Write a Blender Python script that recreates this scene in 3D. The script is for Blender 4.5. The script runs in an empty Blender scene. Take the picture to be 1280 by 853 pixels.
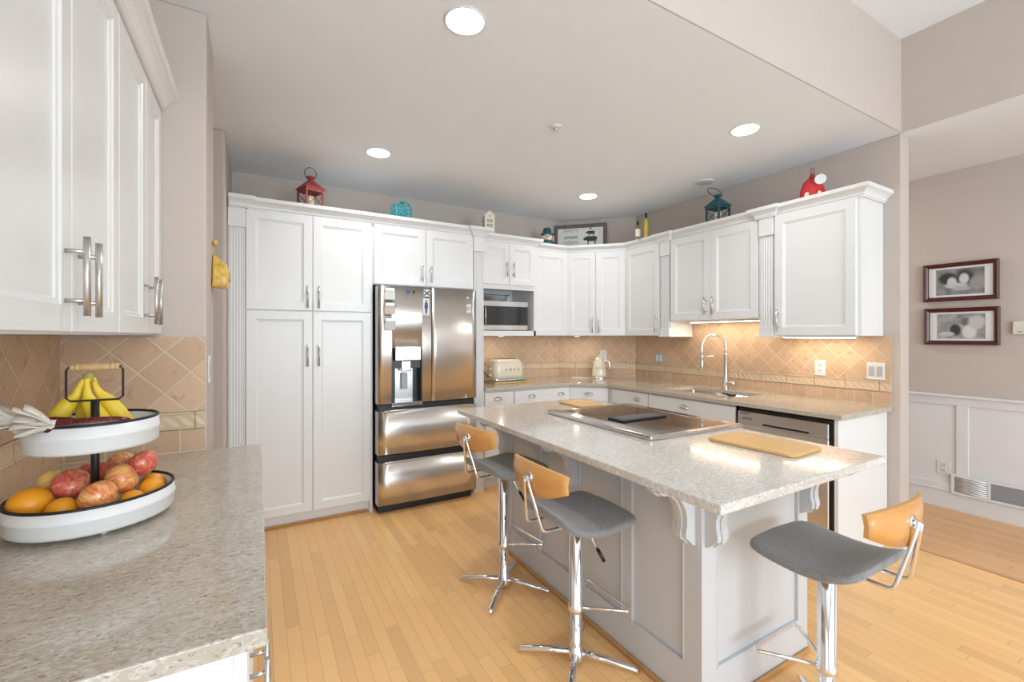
import bpy, bmesh, math, random
from mathutils import Vector, Matrix
from mathutils.geometry import tessellate_polygon
R = math.radians
PI = math.pi
random.seed(7)
scn = bpy.context.scene
COL = scn.collection

# ------------------------------------------------------------------ camera
cd = bpy.data.cameras.new('camera'); cam = bpy.data.objects.new('camera', cd); COL.objects.link(cam)
cam.location = (0, 0, 1.38); cam.rotation_euler = (R(90), 0, R(-29.8))
cd.lens = 555 / 1280 * 36; cd.sensor_width = 36; cd.shift_y = -6.5 / 1280; cd.clip_start = .02
scn.camera = cam
# ------------------------------------------------------------------ view, world, big lights
vs = scn.view_settings
vs.view_transform = 'Standard'; vs.look = 'None'; vs.gamma = 1; vs.use_curve_mapping = False
vs.exposure = 0.16
W = bpy.data.worlds.new('daylight'); scn.world = W; W.use_nodes = True
bg = W.node_tree.nodes['Background']; bg.inputs[0].default_value = (.86, .93, 1, 1); bg.inputs[1].default_value = 1.5

def area(name, loc, rot, sx, sy, power, col=(1, 1, 1), spread=None):
    d = bpy.data.lights.new(name, 'AREA'); d.shape = 'RECTANGLE'; d.size = sx; d.size_y = sy; d.energy = power; d.color = col
    if spread: d.spread = spread
    o = bpy.data.objects.new(name, d); o.location = loc; o.rotation_euler = rot; COL.objects.link(o); return o
# area lamps added as daylight at unseen windows of the tall room behind
area('window_daylight', (-1.2, -4.35, 1.6), (R(90), 0, 0), 2.6, 2.4, 58, (.80, .92, 1))
area('window_daylight', (2.0, -4.35, 1.6), (R(90), 0, 0), 2.6, 2.4, 138, (.80, .92, 1))
area('unseen_side_lamp', (-3.35, -1.8, 1.7), (R(90), 0, R(-90)), 2.6, 1.8, 12, (.80, .92, 1))
DOWN = 3.9      # recessed lamps, watts
UNDER = 1.1      # under-cabinet strips

# ------------------------------------------------------------------ node helpers
class NT:
    def __init__(s, name):
        s.m = bpy.data.materials.new(name); s.m.use_nodes = True; s.t = s.m.node_tree
        s.b = s.t.nodes['Principled BSDF']
    def n(s, typ, **k):
        x = s.t.nodes.new(typ)
        for a, b in k.items(): setattr(x, a, b)
        return x
    def l(s, a, b): s.t.links.new(a, b)
    def put(s, sock, v):
        if isinstance(v, (int, float, tuple)): sock.default_value = v
        else: s.l(v, sock)
    def ma(s, op, a, b=None, c=None):
        x = s.n('ShaderNodeMath', operation=op)
        s.put(x.inputs[0], a)
        if b is not None: s.put(x.inputs[1], b)
        if c is not None: s.put(x.inputs[2], c)
        return x.outputs[0]
    def obj(s, kind='Object'):
        return s.n('ShaderNodeTexCoord').outputs[kind]
    def xyz(s, v):
        x = s.n('ShaderNodeSeparateXYZ'); s.l(v, x.inputs[0]); return x.outputs
    def comb(s, a, b, c):
        x = s.n('ShaderNodeCombineXYZ')
        for i, v in enumerate((a, b, c)): s.put(x.inputs[i], v)
        return x.outputs[0]
    def noise(s, vec, scale, detail=3, rough=.55, dist=0):
        x = s.n('ShaderNodeTexNoise'); x.inputs['Scale'].default_value = scale; x.inputs['Detail'].default_value = detail
        x.inputs['Roughness'].default_value = rough; x.inputs['Distortion'].default_value = dist
        if vec is not None: s.l(vec, x.inputs['Vector'])
        return x.outputs[0]
    def scale(s, vec, sc):
        x = s.n('ShaderNodeMapping'); x.inputs['Scale'].default_value = sc; s.l(vec, x.inputs[0]); return x.outputs[0]
    def ramp(s, f, stops):
        x = s.n('ShaderNodeValToRGB'); s.l(f, x.inputs[0]); e = x.color_ramp.elements
        e[0].position = stops[0][0]; e[0].color = (*stops[0][1], 1)
        e[1].position = stops[-1][0]; e[1].color = (*stops[-1][1], 1)
        for p, c in stops[1:-1]:
            q = e.new(p); q.color = (*c, 1)
        return x.outputs[0]
    def mix(s, f, a, b, mode='MIX'):
        x = s.n('ShaderNodeMix', data_type='RGBA', blend_type=mode)
        s.put(x.inputs[0], f)
        for i, v in ((6, a), (7, b)):
            if isinstance(v, tuple): x.inputs[i].default_value = (*v[:3], 1)
            else: s.l(v, x.inputs[i])
        return x.outputs[2]
    def white(s, vec):
        x = s.n('ShaderNodeTexWhiteNoise', noise_dimensions='3D'); s.l(vec, x.inputs['Vector']); return x.outputs
    def bump(s, h, strength=.3, dist=.002):
        x = s.n('ShaderNodeBump'); x.inputs['Strength'].default_value = strength; x.inputs['Distance'].default_value = dist
        s.l(h, x.inputs['Height']); s.l(x.outputs[0], s.b.inputs['Normal'])
    def color(s, v): s.put(s.b.inputs['Base Color'], v if not isinstance(v, tuple) else (*v[:3], 1))
    def rough(s, v): s.put(s.b.inputs['Roughness'], v)

def mat(name, col, rough=.5, metal=0., coat=0., spec=None, emit=None, es=0, trans=0, ior=None, alpha=None):
    k = NT(name); b = k.b
    b.inputs['Base Color'].default_value = (*col, 1); b.inputs['Roughness'].default_value = rough; b.inputs['Metallic'].default_value = metal
    b.inputs['Coat Weight'].default_value = coat; b.inputs['Coat Roughness'].default_value = .08
    if spec is not None: b.inputs['Specular IOR Level'].default_value = spec
    if emit: b.inputs['Emission Color'].default_value = (*emit, 1); b.inputs['Emission Strength'].default_value = es
    if trans: b.inputs['Transmission Weight'].default_value = trans
    if ior: b.inputs['IOR'].default_value = ior
    return k.m

def speckle(name, col, amt=.06, sc=40, rough=.5, bump=0, metal=0):
    k = NT(name); o = k.obj(); n = k.noise(o, sc, 4)
    a = tuple(max(0, c * (1 - amt)) for c in col); b = tuple(min(1, c * (1 + amt)) for c in col)
    k.color(k.ramp(n, [(.3, a), (.7, b)])); k.rough(rough); k.b.inputs['Metallic'].default_value = metal
    if bump: k.bump(n, bump)
    return k.m

M = {}
M['white'] = speckle('white_cabinet_paint', (.80, .80, .795), .01, 6, .28)
M['trimwhite'] = speckle('white_trim_paint', (.76, .765, .765), .01, 5, .4)
M['wall'] = speckle('taupe_wall_paint', (.565, .485, .435), .012, 8, .85)
M['ceil'] = speckle('ceiling_paint', (.875, .90, .925), .01, 4, .9)
M['grey'] = speckle('light_grey_island_paint', (.60, .60, .61), .015, 6, .38)
M['chrome'] = mat('polished_chrome', (.86, .86, .87), .07, 1)
M['nickel'] = mat('brushed_nickel', (.60, .59, .57), .28, 1)
M['black'] = mat('black_plastic', (.012, .012, .013), .35)
M['blackmetal'] = mat('black_wire', (.02, .018, .017), .45, .3)
M['darkglass'] = mat('black_glass', (.012, .012, .014), .04, 0, .5)
M['plate'] = mat('white_plate_plastic', (.74, .74, .73), .35)
M['plategrey'] = mat('grey_switch_plastic', (.42, .43, .45), .4)
M['cream'] = mat('cream_enamel', (.80, .72, .56), .16, 0, .4)
M['teal'] = speckle('teal_paint', (.016, .10, .12), .25, 60, .5)
M['tealmat'] = mat('teal_silicone', (.03, .22, .21), .6)
M['turq'] = speckle('turquoise_paint', (.05, .32, .36), .2, 80, .5)
M['red'] = speckle('aged_red_paint', (.33, .05, .045), .3, 60, .5)
M['brightred'] = speckle('bright_red_paint', (.62, .03, .03), .25, 70, .55)
M['candle'] = mat('ivory_candle_wax', (.85, .78, .58), .5)
M['lamp'] = mat('lit_lamp_lens', (1, 1, 1), .5, emit=(1, .96, .9), es=14)
M['led'] = mat('lit_led_strip', (1, 1, 1), .5, emit=(1, .86, .66), es=16)
M['glass'] = mat('clear_glass', (1, 1, 1), .02, trans=1, ior=1.45)
M['grout'] = mat('grout', (.66, .56, .44), .9)
M['house'] = speckle('ivory_ceramic', (.78, .72, .60), .04, 40, .4)
M['tan'] = mat('tan_ceramic', (.62, .40, .22), .35)
M['dogwhite'] = mat('cream_ceramic', (.80, .74, .62), .3)
M['dkwood'] = speckle('weathered_grey_wood', (.15, .125, .11), .35, 30, .75)
M['oil'] = mat('golden_oil', (.72, .48, .03), .12, 0, .4)
M['oildark'] = mat('olive_glass', (.20, .17, .03), .1, 0, .4)
M['paper'] = mat('printed_label', (.80, .70, .58), .6)
M['rust'] = mat('red_label', (.35, .07, .04), .6)
M['ink'] = mat('charcoal_ink', (.05, .055, .06), .7)
M['inklight'] = mat('grey_ink', (.36, .36, .35), .7)
M['photomat'] = mat('white_photo_mat', (.76, .77, .76), .7)
M['mahog'] = speckle('mahogany_frame', (.085, .020, .016), .2, 20, .22)
M['ornament'] = speckle('yellow_glaze', (.70, .45, .09), .35, 45, .3)
M['shoe'] = speckle('maple_shoe_moulding', (.52, .27, .09), .12, 12, .4)
M['sticker'] = mat('blue_sticker', (.02, .16, .50), .4)
M['stickerw'] = mat('pale_sticker', (.75, .78, .80), .4)
M['silver'] = mat('silver_badge', (.70, .70, .70), .3, .6)
M['shade'] = mat('cabinet_interior', (.50, .55, .60), .5)
M['wicker'] = mat('hemp_string', (.45, .30, .12), .8)

def brushed(name, col, rough, vertical=True):
    k = NT(name); o = k.obj()
    sc = (90, 90, 1.5) if vertical else (1.5, 1.5, 90)
    n = k.noise(k.scale(o, sc), 1, 3)
    k.color(col); k.b.inputs['Metallic'].default_value = 1
    k.rough(k.ma('MULTIPLY_ADD', n, .015, rough)); k.b.inputs['Anisotropic'].default_value = .7; k.b.inputs['Anisotropic Rotation'].default_value = .25
    return k.m
M['steel'] = brushed('brushed_stainless_steel', (.74, .705, .67), .27)
M['steelh'] = brushed('brushed_steel_trim', (.66, .64, .62), .16, False)
M['steeldark'] = mat('dark_steel_side', (.05, .052, .055), .4, .6)

def wood(name, c1, c2, sc=(2, 40, 40), rough=.38, coat=.1):
    k = NT(name); o = k.obj(); n = k.noise(k.scale(o, sc), 1.0, 5, .6, .6)
    n2 = k.noise(o, 4, 2)
    k.color(k.mix(k.ma('MULTIPLY', n2, .5), k.ramp(n, [(.3, c1), (.7, c2)]), c1)); k.rough(rough); k.b.inputs['Coat Weight'].default_value = coat
    return k.m
M['ply'] = wood('bent_oak_plywood', (.62, .275, .07), (.72, .37, .12), (40, 6, 90), .32, .2)
M['plyedge'] = mat('plywood_edge', (.60, .33, .11), .5)
M['board'] = wood('bamboo_board', (.68, .38, .12), (.80, .51, .22), (60, 3, 60), .45, 0)
M['dowel'] = wood('varnished_pine', (.55, .33, .14), (.68, .45, .22), (6, 60, 60), .4)

def floor_mat(name, tint, w=.058, ln=.62):
    k = NT(name); x, y, z = k.xyz(k.obj())
    row = k.ma('FLOOR', k.ma('DIVIDE', x, w))
    r1 = k.white(k.comb(row, 3.3, 0))[0]
    yy = k.ma('ADD', k.ma('DIVIDE', y, ln), k.ma('MULTIPLY', r1, 7.31))
    idn = k.ma('FLOOR', yy)
    rnd = k.white(k.comb(row, idn, 1.7))
    grain = k.noise(k.comb(k.ma('MULTIPLY', x, 55), k.ma('MULTIPLY', y, 3.2), k.ma('MULTIPLY', rnd[0], 30)), 1, 4, .6, .8)
    a = tuple(c * .86 for c in tint); b = tuple(min(1, c * 1.10) for c in tint)
    base = k.ramp(rnd[0], [(0, a), (.35, tint), (.75, tuple(min(1, c * 1.03) for c in tint)), (1, b)])
    col = k.mix(k.ma('MULTIPLY', grain, .36), base, tuple(c * d for c, d in zip(tint, (.86, .74, .58))))
    fx = k.ma('FRACT', k.ma('DIVIDE', x, w)); fy = k.ma('FRACT', yy)
    ex = k.ma('LESS_THAN', k.ma('MINIMUM', fx, k.ma('SUBTRACT', 1, fx)), .014)
    ey = k.ma('LESS_THAN', k.ma('MINIMUM', fy, k.ma('SUBTRACT', 1, fy)), .0016)
    gap = k.ma('MAXIMUM', ex, ey)
    k.color(k.mix(k.ma('MULTIPLY', gap, .55), col, (.26, .12, .045)))
    k.rough(k.ma('MULTIPLY_ADD', grain, .10, .30)); k.bump(k.ma('SUBTRACT', 1, gap), .15, .001)
    k.b.inputs['Coat Weight'].default_value = .12
    return k.m
M['floor'] = floor_mat('maple_strip_floor', (.97, .575, .25))
M['floorhall'] = floor_mat('hall_oak_floor', (.76, .43, .205), .08, .9)

def tile_mat(name, diag, size, c1, c2, ox=0, oz=0, grout=(.66, .53, .39), gw=.03, sy=None):
    k = NT(name); o = k.obj(); x, y, z = k.xyz(o)
    x = k.ma('ADD', x, ox); z = k.ma('ADD', z, oz)
    if diag:
        u = k.ma('DIVIDE', k.ma('ADD', x, z), size * math.sqrt(2)); v = k.ma('DIVIDE', k.ma('SUBTRACT', x, z), size * math.sqrt(2))
    else:
        u = k.ma('DIVIDE', x, size); v = k.ma('DIVIDE', z, sy or size)
    fu = k.ma('FRACT', u); fv = k.ma('FRACT', v)
    d = k.ma('MINIMUM', k.ma('MINIMUM', fu, k.ma('SUBTRACT', 1, fu)), k.ma('MINIMUM', fv, k.ma('SUBTRACT', 1, fv)))
    wob = k.noise(o, 60, 2); dd = k.ma('ADD', d, k.ma('MULTIPLY', k.ma('SUBTRACT', wob, .5), .012))
    mask = k.n('ShaderNodeMapRange'); mask.inputs['From Min'].default_value = gw * .75; mask.inputs['From Max'].default_value = gw * 1.35
    k.l(dd, mask.inputs['Value']); mk = mask.outputs[0]
    rnd = k.white(k.comb(k.ma('FLOOR', u), k.ma('FLOOR', v), 2.2))[0]
    n = k.noise(o, 22, 5, .65, .5)
    c = k.mix(k.ma('MULTIPLY_ADD', rnd, .42, k.ma('MULTIPLY', n, .50)), c1, c2)
    c = k.mix(k.ramp(n, [(.55, (0, 0, 0)), (.72, (1, 1, 1))]), c, tuple(v * .80 for v in c1))
    k.color(k.mix(mk, grout, c)); k.rough(.55)
    k.bump(k.ma('ADD', mk, k.ma('MULTIPLY', n, .25)), .55, .0025)
    return k.m
TC1, TC2 = (.52, .335, .21), (.71, .50, .34)

def border_mat(name, bw):
    k = NT(name); o = k.obj(); x, y, z = k.xyz(o)
    wv = k.n('ShaderNodeTexWave', wave_type='BANDS', bands_direction='DIAGONAL'); k.l(o, wv.inputs[0]); wv.inputs['Scale'].default_value = 14; wv.inputs['Distortion'].default_value = 1.5
    n = k.noise(o, 40, 3)
    f = k.ma('FRACT', k.ma('DIVIDE', x, bw)); e = k.ma('LESS_THAN', f, .03)
    zl = k.ma('LESS_THAN', k.ma('ABSOLUTE', k.ma('SUBTRACT', z, .032)), .022)
    rel = k.ma('MULTIPLY', k.ma('MULTIPLY', wv.outputs[1], .6), zl)
    c = k.mix(k.ma('MULTIPLY', rel, .35), (.66, .50, .34), (.78, .64, .48))
    k.color(k.mix(k.ma('MULTIPLY', e, .7), c, (.30, .19, .10))); k.rough(.5)
    k.bump(k.ma('ADD', rel, k.ma('MULTIPLY', n, .3)), .7, .004)
    return k.m
M['border'] = border_mat('embossed_border_tile', .20)

def quartz(name, base, fleck, fleck2, light):
    k = NT(name); o = k.obj()
    st = k.scale(o, (1.0, 1.9, 1.4)); wide = k.scale(o, (1.0, 2.6, 1.6))
    big = k.noise(st, 5, 3, .5, .3); f1 = k.noise(st, 95, 3, .6, .6); f2 = k.noise(wide, 48, 4, .65, 1.2); f3 = k.noise(wide, 26, 5, .7, 1.5); pt = k.noise(st, 14, 3)
    c = k.ramp(big, [(.35, tuple(x * .95 for x in base)), (.65, tuple(x * 1.04 for x in base))])
    c = k.mix(k.ramp(f2, [(.44, (1, 1, 1)), (.50, (0, 0, 0))]), c, light)
    c = k.mix(k.ramp(f1, [(.58, (0, 0, 0)), (.64, (.85, .85, .85))]), c, fleck)
    c = k.mix(k.ma('MULTIPLY', k.ramp(f3, [(.60, (0, 0, 0)), (.66, (1, 1, 1))]), k.ramp(pt, [(.45, (.15, .15, .15)), (.6, (1, 1, 1))])), c, fleck2)
    k.color(c); k.rough(.12); k.b.inputs['Coat Weight'].default_value = .25; k.b.inputs['Coat Roughness'].default_value = .04
    return k.m
M['quartz'] = quartz('speckled_island_quartz', (.60, .56, .51), (.40, .345, .29), (.45, .36, .26), (.74, .71, .66))
M['stone'] = quartz('speckled_quartz_shaded', (.47, .415, .335), (.26, .20, .145), (.34, .22, .10), (.58, .53, .46))  # darker, browner copy of the island quartz, shadier look put into its colour

def fabric():
    k = NT('grey_wool_fabric'); o = k.obj(); n = k.noise(o, 150, 3, .8); b = k.noise(o, 14, 3)
    k.color(k.mix(k.ma('MULTIPLY', b, .4), k.ramp(n, [(.35, (.17, .17, .168)), (.65, (.29, .29, .285))]), (.245, .24, .235)))
    k.rough(.95); k.bump(n, .4, .0015); k.b.inputs['Sheen Weight'].default_value = .3
    return k.m
M['fabric'] = fabric()

def apple(name, red, yel, thr):
    k = NT(name); o = k.obj(); x, y, z = k.xyz(o)
    n = k.noise(k.scale(o, (9, 9, 3)), 6, 4, .6, 1.2); st = k.noise(k.comb(k.ma('ARCTAN2', y, x), k.ma('MULTIPLY', z, 2), 0), 14, 2, .6)
    f = k.ma('MULTIPLY_ADD', st, .35, k.ma('MULTIPLY', n, .65))
    k.color(k.ramp(f, [(thr - .1, red), (thr + .1, yel)])); k.rough(.25); k.b.inputs['Coat Weight'].default_value = .3
    return k.m
M['apple_red'] = apple('red_apple_skin', (.62, .10, .075), (.84, .42, .20), .56)
M['apple_mix'] = apple('striped_apple_skin', (.70, .13, .06), (.86, .58, .17), .50)
M['apple_yel'] = apple('yellow_apple_skin', (.85, .38, .10), (.93, .66, .20), .44)
def orange():
    k = NT('orange_peel'); o = k.obj(); n = k.noise(o, 220, 2); k.color((.90, .36, .015)); k.rough(.38); k.bump(n, .35, .001); return k.m
M['orange'] = orange()
def banana():
    k = NT('banana_peel'); o = k.obj(); n = k.noise(o, 30, 3); k.color(k.ramp(n, [(.3, (.82, .56, .03)), (.7, (.90, .68, .06))])); k.rough(.45); return k.m
M['banana'] = banana()
M['bananatip'] = mat('banana_stem', (.45, .40, .10), .6)
def corn():
    k = NT('dark_red_kernels'); o = k.obj(); v = k.n('ShaderNodeTexVoronoi'); k.l(o, v.inputs['Vector']); v.inputs['Scale'].default_value = 170
    k.color(k.ramp(v.outputs[0], [(0, (.30, .02, .02)), (.45, (.16, .01, .012)), (.62, (.05, .01, .01))]))
    k.rough(.2); k.bump(v.outputs[0], -.8, .003); return k.m
M['corn'] = corn()
def husk():
    k = NT('dry_husk'); o = k.obj(); n = k.noise(k.scale(o, (20, 160, 160)), 1, 4); k.color(k.ramp(n, [(.3, (.66, .58, .47)), (.7, (.84, .79, .71))])); k.rough(.8); k.bump(n, .5, .002); return k.m
M['husk'] = husk()

def photo_mat(name, blobs, base=.35):
    k = NT(name); o = k.obj(); x, y, z = k.xyz(o); val = k.ma('MULTIPLY', k.noise(o, 18, 4), base * 1.6)
    for bx, bz, rx, rz, v in blobs:
        d = k.ma('SQRT', k.ma('ADD', k.ma('POWER', k.ma('DIVIDE', k.ma('SUBTRACT', x, bx), rx), 2), k.ma('POWER', k.ma('DIVIDE', k.ma('SUBTRACT', z, bz), rz), 2)))
        mr = k.n('ShaderNodeMapRange'); mr.inputs['From Min'].default_value = .7; mr.inputs['From Max'].default_value = 1.1; mr.inputs['To Min'].default_value = 1; mr.inputs['To Max'].default_value = 0
        k.l(d, mr.inputs['Value'])
        mx = k.n('ShaderNodeMix', data_type='FLOAT'); k.l(mr.outputs[0], mx.inputs[0]); k.l(val, mx.inputs[2]); mx.inputs[3].default_value = v
        val = mx.outputs[0]
    k.color(k.comb(val, val, val)); k.rough(.3); return k.m

# ------------------------------------------------------------------ mesh builder
class MB:
    def __init__(s): s.bm = bmesh.new(); s.mi = 0
    def face(s, vs, smooth=False):
        try: f = s.bm.faces.new(vs)
        except ValueError: return None
        f.material_index = s.mi; f.smooth = smooth; return f
    def v(s, co): return s.bm.verts.new(co)
    def box(s, x0, y0, z0, x1, y1, z1, bev=0, seg=1):
        vs = [s.v(c) for c in ((x0, y0, z0), (x1, y0, z0), (x1, y1, z0), (x0, y1, z0), (x0, y0, z1), (x1, y0, z1), (x1, y1, z1), (x0, y1, z1))]
        fs = [s.face([vs[i] for i in q]) for q in ((0, 3, 2, 1), (4, 5, 6, 7), (0, 1, 5, 4), (1, 2, 6, 5), (2, 3, 7, 6), (3, 0, 4, 7))]
        if bev:
            es = list({e for f in fs for e in f.edges})
            r = bmesh.ops.bevel(s.bm, geom=es, offset=bev, segments=seg, profile=.6, affect='EDGES')
            for f in r['faces']: f.material_index = s.mi; f.smooth = seg > 1
        return vs
    def xf(s, vs, mtx):
        for v in vs: v.co = mtx @ v.co
    def rings(s, rings, closed=False, cap=True, smooth=True):
        L = [[s.v(c) for c in r] for r in rings]; n = len(L[0])
        m = len(L)
        for i in range(m if closed else m - 1):
            a, b = L[i], L[(i + 1) % m]
            for j in range(n): s.face([a[j], a[(j + 1) % n], b[(j + 1) % n], b[j]], smooth)
        if cap and not closed: s.face(list(reversed(L[0]))); s.face(L[-1])
        return L
    def tube(s, pts, r, seg=10, closed=False, cap=True, flat=1.0):
        pts = [Vector(p) for p in pts]; n = len(pts); rr = r if isinstance(r, (list, tuple)) else [r] * n
        def tan(i):
            if closed: return (pts[(i + 1) % n] - pts[i - 1]).normalized()
            if i == 0: return (pts[1] - pts[0]).normalized()
            if i == n - 1: return (pts[-1] - pts[-2]).normalized()
            return ((pts[i + 1] - pts[i]).normalized() + (pts[i] - pts[i - 1]).normalized()).normalized()
        t = tan(0); up = Vector((0, 0, 1)) if abs(t.z) < .9 else Vector((1, 0, 0))
        a = (up - t * up.dot(t)).normalized(); out = []
        for i in range(n):
            t = tan(i); a = (a - t * a.dot(t)).normalized(); b = t.cross(a)
            out.append([pts[i] + (a * math.cos(2 * PI * k / seg) * rr[i] * flat + b * math.sin(2 * PI * k / seg) * rr[i]) for k in range(seg)])
        s.rings(out, closed, cap)
    def cyl(s, p0, p1, r, seg=20): s.tube([p0, p1], r, seg)
    def lathe(s, prof, c=(0, 0, 0), seg=28, sx=1, sy=1, cap=True, smooth=True):
        cx, cy, cz = c
        rings = [[(cx + r * sx * math.cos(2 * PI * k / seg), cy + r * sy * math.sin(2 * PI * k / seg), cz + z) for k in range(seg)] for r, z in prof]
        s.rings(rings, False, cap, smooth)
    def ball(s, c, rx, ry=None, rz=None, seg=16):
        ry = ry or rx; rz = rz or rx; n = max(6, seg // 2)
        rings = []
        for i in range(n + 1):
            a = PI * (i / n) - PI / 2; a = max(-PI / 2 + .04, min(PI / 2 - .04, a))
            rings.append([(c[0] + rx * math.cos(a) * math.cos(2 * PI * k / seg), c[1] + ry * math.cos(a) * math.sin(2 * PI * k / seg), c[2] + rz * math.sin(a)) for k in range(seg)])
        s.rings(rings)
    def prism(s, poly, z0, z1, holes=(), smooth=False):
        loops = [list(poly)] + [list(h) for h in holes]
        tri = tessellate_polygon([[Vector((p[0], p[1], 0)) for p in l] for l in loops])
        flat = [p for l in loops for p in l]
        bot = [s.v((p[0], p[1], z0)) for p in flat]; top = [s.v((p[0], p[1], z1)) for p in flat]
        for t in tri:
            a, b, c = [Vector((flat[i][0], flat[i][1], 0)) for i in t]
            if (b - a).cross(c - a).z < 0: t = (t[0], t[2], t[1])
            s.face([top[i] for i in t]); s.face([bot[i] for i in reversed(t)])
        k = 0
        for l in loops:
            n = len(l)
            for i in range(n):
                j = (i + 1) % n; s.face([bot[k + i], bot[k + j], top[k + j], top[k + i]], smooth)
            k += n
        return bot + top
    def yprism(s, poly, y0, y1):   # polygon in x,z extruded along y
        vs = s.prism(poly, 0, 1)
        for v in vs: v.co = Vector((v.co.x, y0 if v.co.z < .5 else y1, v.co.y))
        return vs
    def door(s, x0, z0, w, h, t=.02, st=.058, y=0):
        """recessed-panel door front, face at y, thickness t going back (+y)"""
        def ring(d, yy): return [s.v((x0 + d, yy, z0 + d)), s.v((x0 + w - d, yy, z0 + d)), s.v((x0 + w - d, yy, z0 + h - d)), s.v((x0 + d, yy, z0 + h - d))]
        L = [ring(0, y + t), ring(0, y + .002), ring(.002, y), ring(st, y), ring(st + .004, y + .004), ring(st + .011, y + .0055), ring(st + .014, y + .009)]
        for a, b in zip(L, L[1:]):
            for j in range(4): s.face([a[j], a[(j + 1) % 4], b[(j + 1) % 4], b[j]])
        s.face(L[-1]); s.face(list(reversed(L[0])))
    def build(s, name, mats, parent=None, loc=None, rot=None, sub=0, bevel=0, weld=False):
        bmesh.ops.recalc_face_normals(s.bm, faces=s.bm.faces)
        me = bpy.data.meshes.new(name); s.bm.to_mesh(me); s.bm.free()
        for m in (mats if isinstance(mats, (list, tuple)) else [mats]): me.materials.append(M[m] if isinstance(m, str) else m)
        o = bpy.data.objects.new(name, me); COL.objects.link(o)
        if parent: o.parent = parent
        if loc: o.location = loc
        if rot is not None: o.rotation_euler = rot if isinstance(rot, tuple) else (0, 0, rot)
        if bevel:
            b = o.modifiers.new('bevel', 'BEVEL'); b.width = bevel; b.segments = 2; b.limit_method = 'ANGLE'
        if sub:
            u = o.modifiers.new('sub', 'SUBSURF'); u.levels = sub; u.render_levels = sub
        return o

def bx(name, m, parent, *c, bev=.002, **k):
    b = MB(); b.box(*c, bev=bev); return b.build(name, m, parent, **k)
def thing(name, label, cat, loc=(0, 0, 0), rotz=0, group=None):
    o = bpy.data.objects.new(name, None); COL.objects.link(o); o.location = loc; o.rotation_euler = (0, 0, rotz); o.empty_display_size = .05
    o['label'] = label; o['category'] = cat
    if group: o['group'] = group
    return o
def tag(o, label, cat, group=None):
    o['label'] = label; o['category'] = cat
    if group: o['group'] = group
    return o
def struct(o): o['kind'] = 'structure'; return o
def sbox(name, m, *c, bev=0): return struct(bx(name, m, None, *c, bev=bev))
def copy_tree(o, parent=None):
    c = o.copy(); COL.objects.link(c)
    if parent: c.parent = parent
    for ch in list(o.children):
        copy_tree(ch, c)
    return c
def sweep(b, path, prof):
    """profile (out, z) swept along a 2D path, outward = right-hand side of travel"""
    P = [Vector(p) for p in path]; n = len(P); L = []
    for i in range(n):
        ns = []
        if i > 0: d = (P[i] - P[i - 1]).normalized(); ns.append(Vector((d.y, -d.x)))
        if i < n - 1: d = (P[i + 1] - P[i]).normalized(); ns.append(Vector((d.y, -d.x)))
        if len(ns) == 2:
            m = (ns[0] + ns[1]); m = m / (1 + ns[0].dot(ns[1]))
        else: m = ns[0]
        L.append([(P[i].x + m.x * o, P[i].y + m.y * o, z) for o, z in prof])
    b.rings(L, False, True, False)
CROWN = [(0, 0), (.010, 0), (.010, .008), (.016, .012), (.018, .024), (.028, .036), (.042, .046), (.050, .049), (.055, .053), (.055, .075), (.050, .078), (0, .078)]
def crown(name, path, label, z0=2.258):
    b = MB(); sweep(b, path, [(o, z + z0) for o, z in CROWN]); o = b.build(name, 'white'); return tag(o, label, 'moulding')

def text(body, size, parent, loc, rot, m, name='lettering', ext=.0006, shear=0, align='CENTER', sx=1):
    c = bpy.data.curves.new(name, 'FONT'); c.body = body; c.size = size; c.extrude = ext; c.align_x = align; c.align_y = 'CENTER'; c.shear = shear; c.resolution_u = 3
    t = bpy.data.objects.new('tmp', c); COL.objects.link(t)
    bpy.context.view_layer.update()
    me = bpy.data.meshes.new_from_object(t.evaluated_get(bpy.context.evaluated_depsgraph_get()))
    bpy.data.objects.remove(t); bpy.data.curves.remove(c)
    me.materials.clear(); me.materials.append(M[m]); me.name = name
    for v in me.vertices: v.co.x *= sx
    o = bpy.data.objects.new(name, me); COL.objects.link(o); o.parent = parent; o.location = loc; o.rotation_euler = rot; return o

# ------------------------------------------------------------------ the setting
CH = 2.69; TH = 3.29; XL = -3.5; YB = -4.6
sbox('floor', 'floor', XL, YB, -.06, 3.70, 4.4, 0)
sbox('floor', 'floorhall', 3.715, YB, -.06, 4.9, 4.4, 0)
sbox('floor', speckle('bounce_carpet', (.74, .75, .76), .04, 60, .95), -3.3, -4.4, 0, 3.4, -.45, .012)  # unseen carpet, added to bounce neutral light onto the kitchen ceiling
sbox('trim_1', 'shoe', 3.70, YB, -.06, 3.715, 1.24, .004)
sbox('ceiling', 'ceil', XL, 1.241, CH, 3.6005, 4.4, CH + .08)
sbox('ceiling', 'ceil', XL, YB, TH, 3.66, 1.30, TH + .08)
sbox('ceiling', 'ceil', 3.601, YB, CH, 4.9, 4.4, CH + .08)
sbox('wall_bulkhead', 'wall', XL, 1.2405, CH + .081, 3.6, 1.30, TH)
sbox('wall_bulkhead', 'wall', XL, 1.235, CH + .0, 3.6, 1.2408, TH)
sbox('wall_header', 'wall', 3.5955, YB, CH, 3.6005, 1.2408, TH)
sbox('wall_back', 'wall', -.18, 4.17, 0, 3.0, 4.3, CH)
b = MB(); b.prism([(3.0, 4.17), (3.61, 3.56), (3.73, 3.56), (3.73, 4.3), (3.0, 4.3)], 0, CH); struct(b.build('wall_corner', 'wall'))
b = MB(); b.box(3.61, 1.24, 0, 3.73, 3.56, CH, bev=.008, seg=3); struct(b.build('wall_right', 'wall'))
sbox('wall_hall', 'wall', 4.79, YB, 0, 4.9, 4.4, CH)
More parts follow.
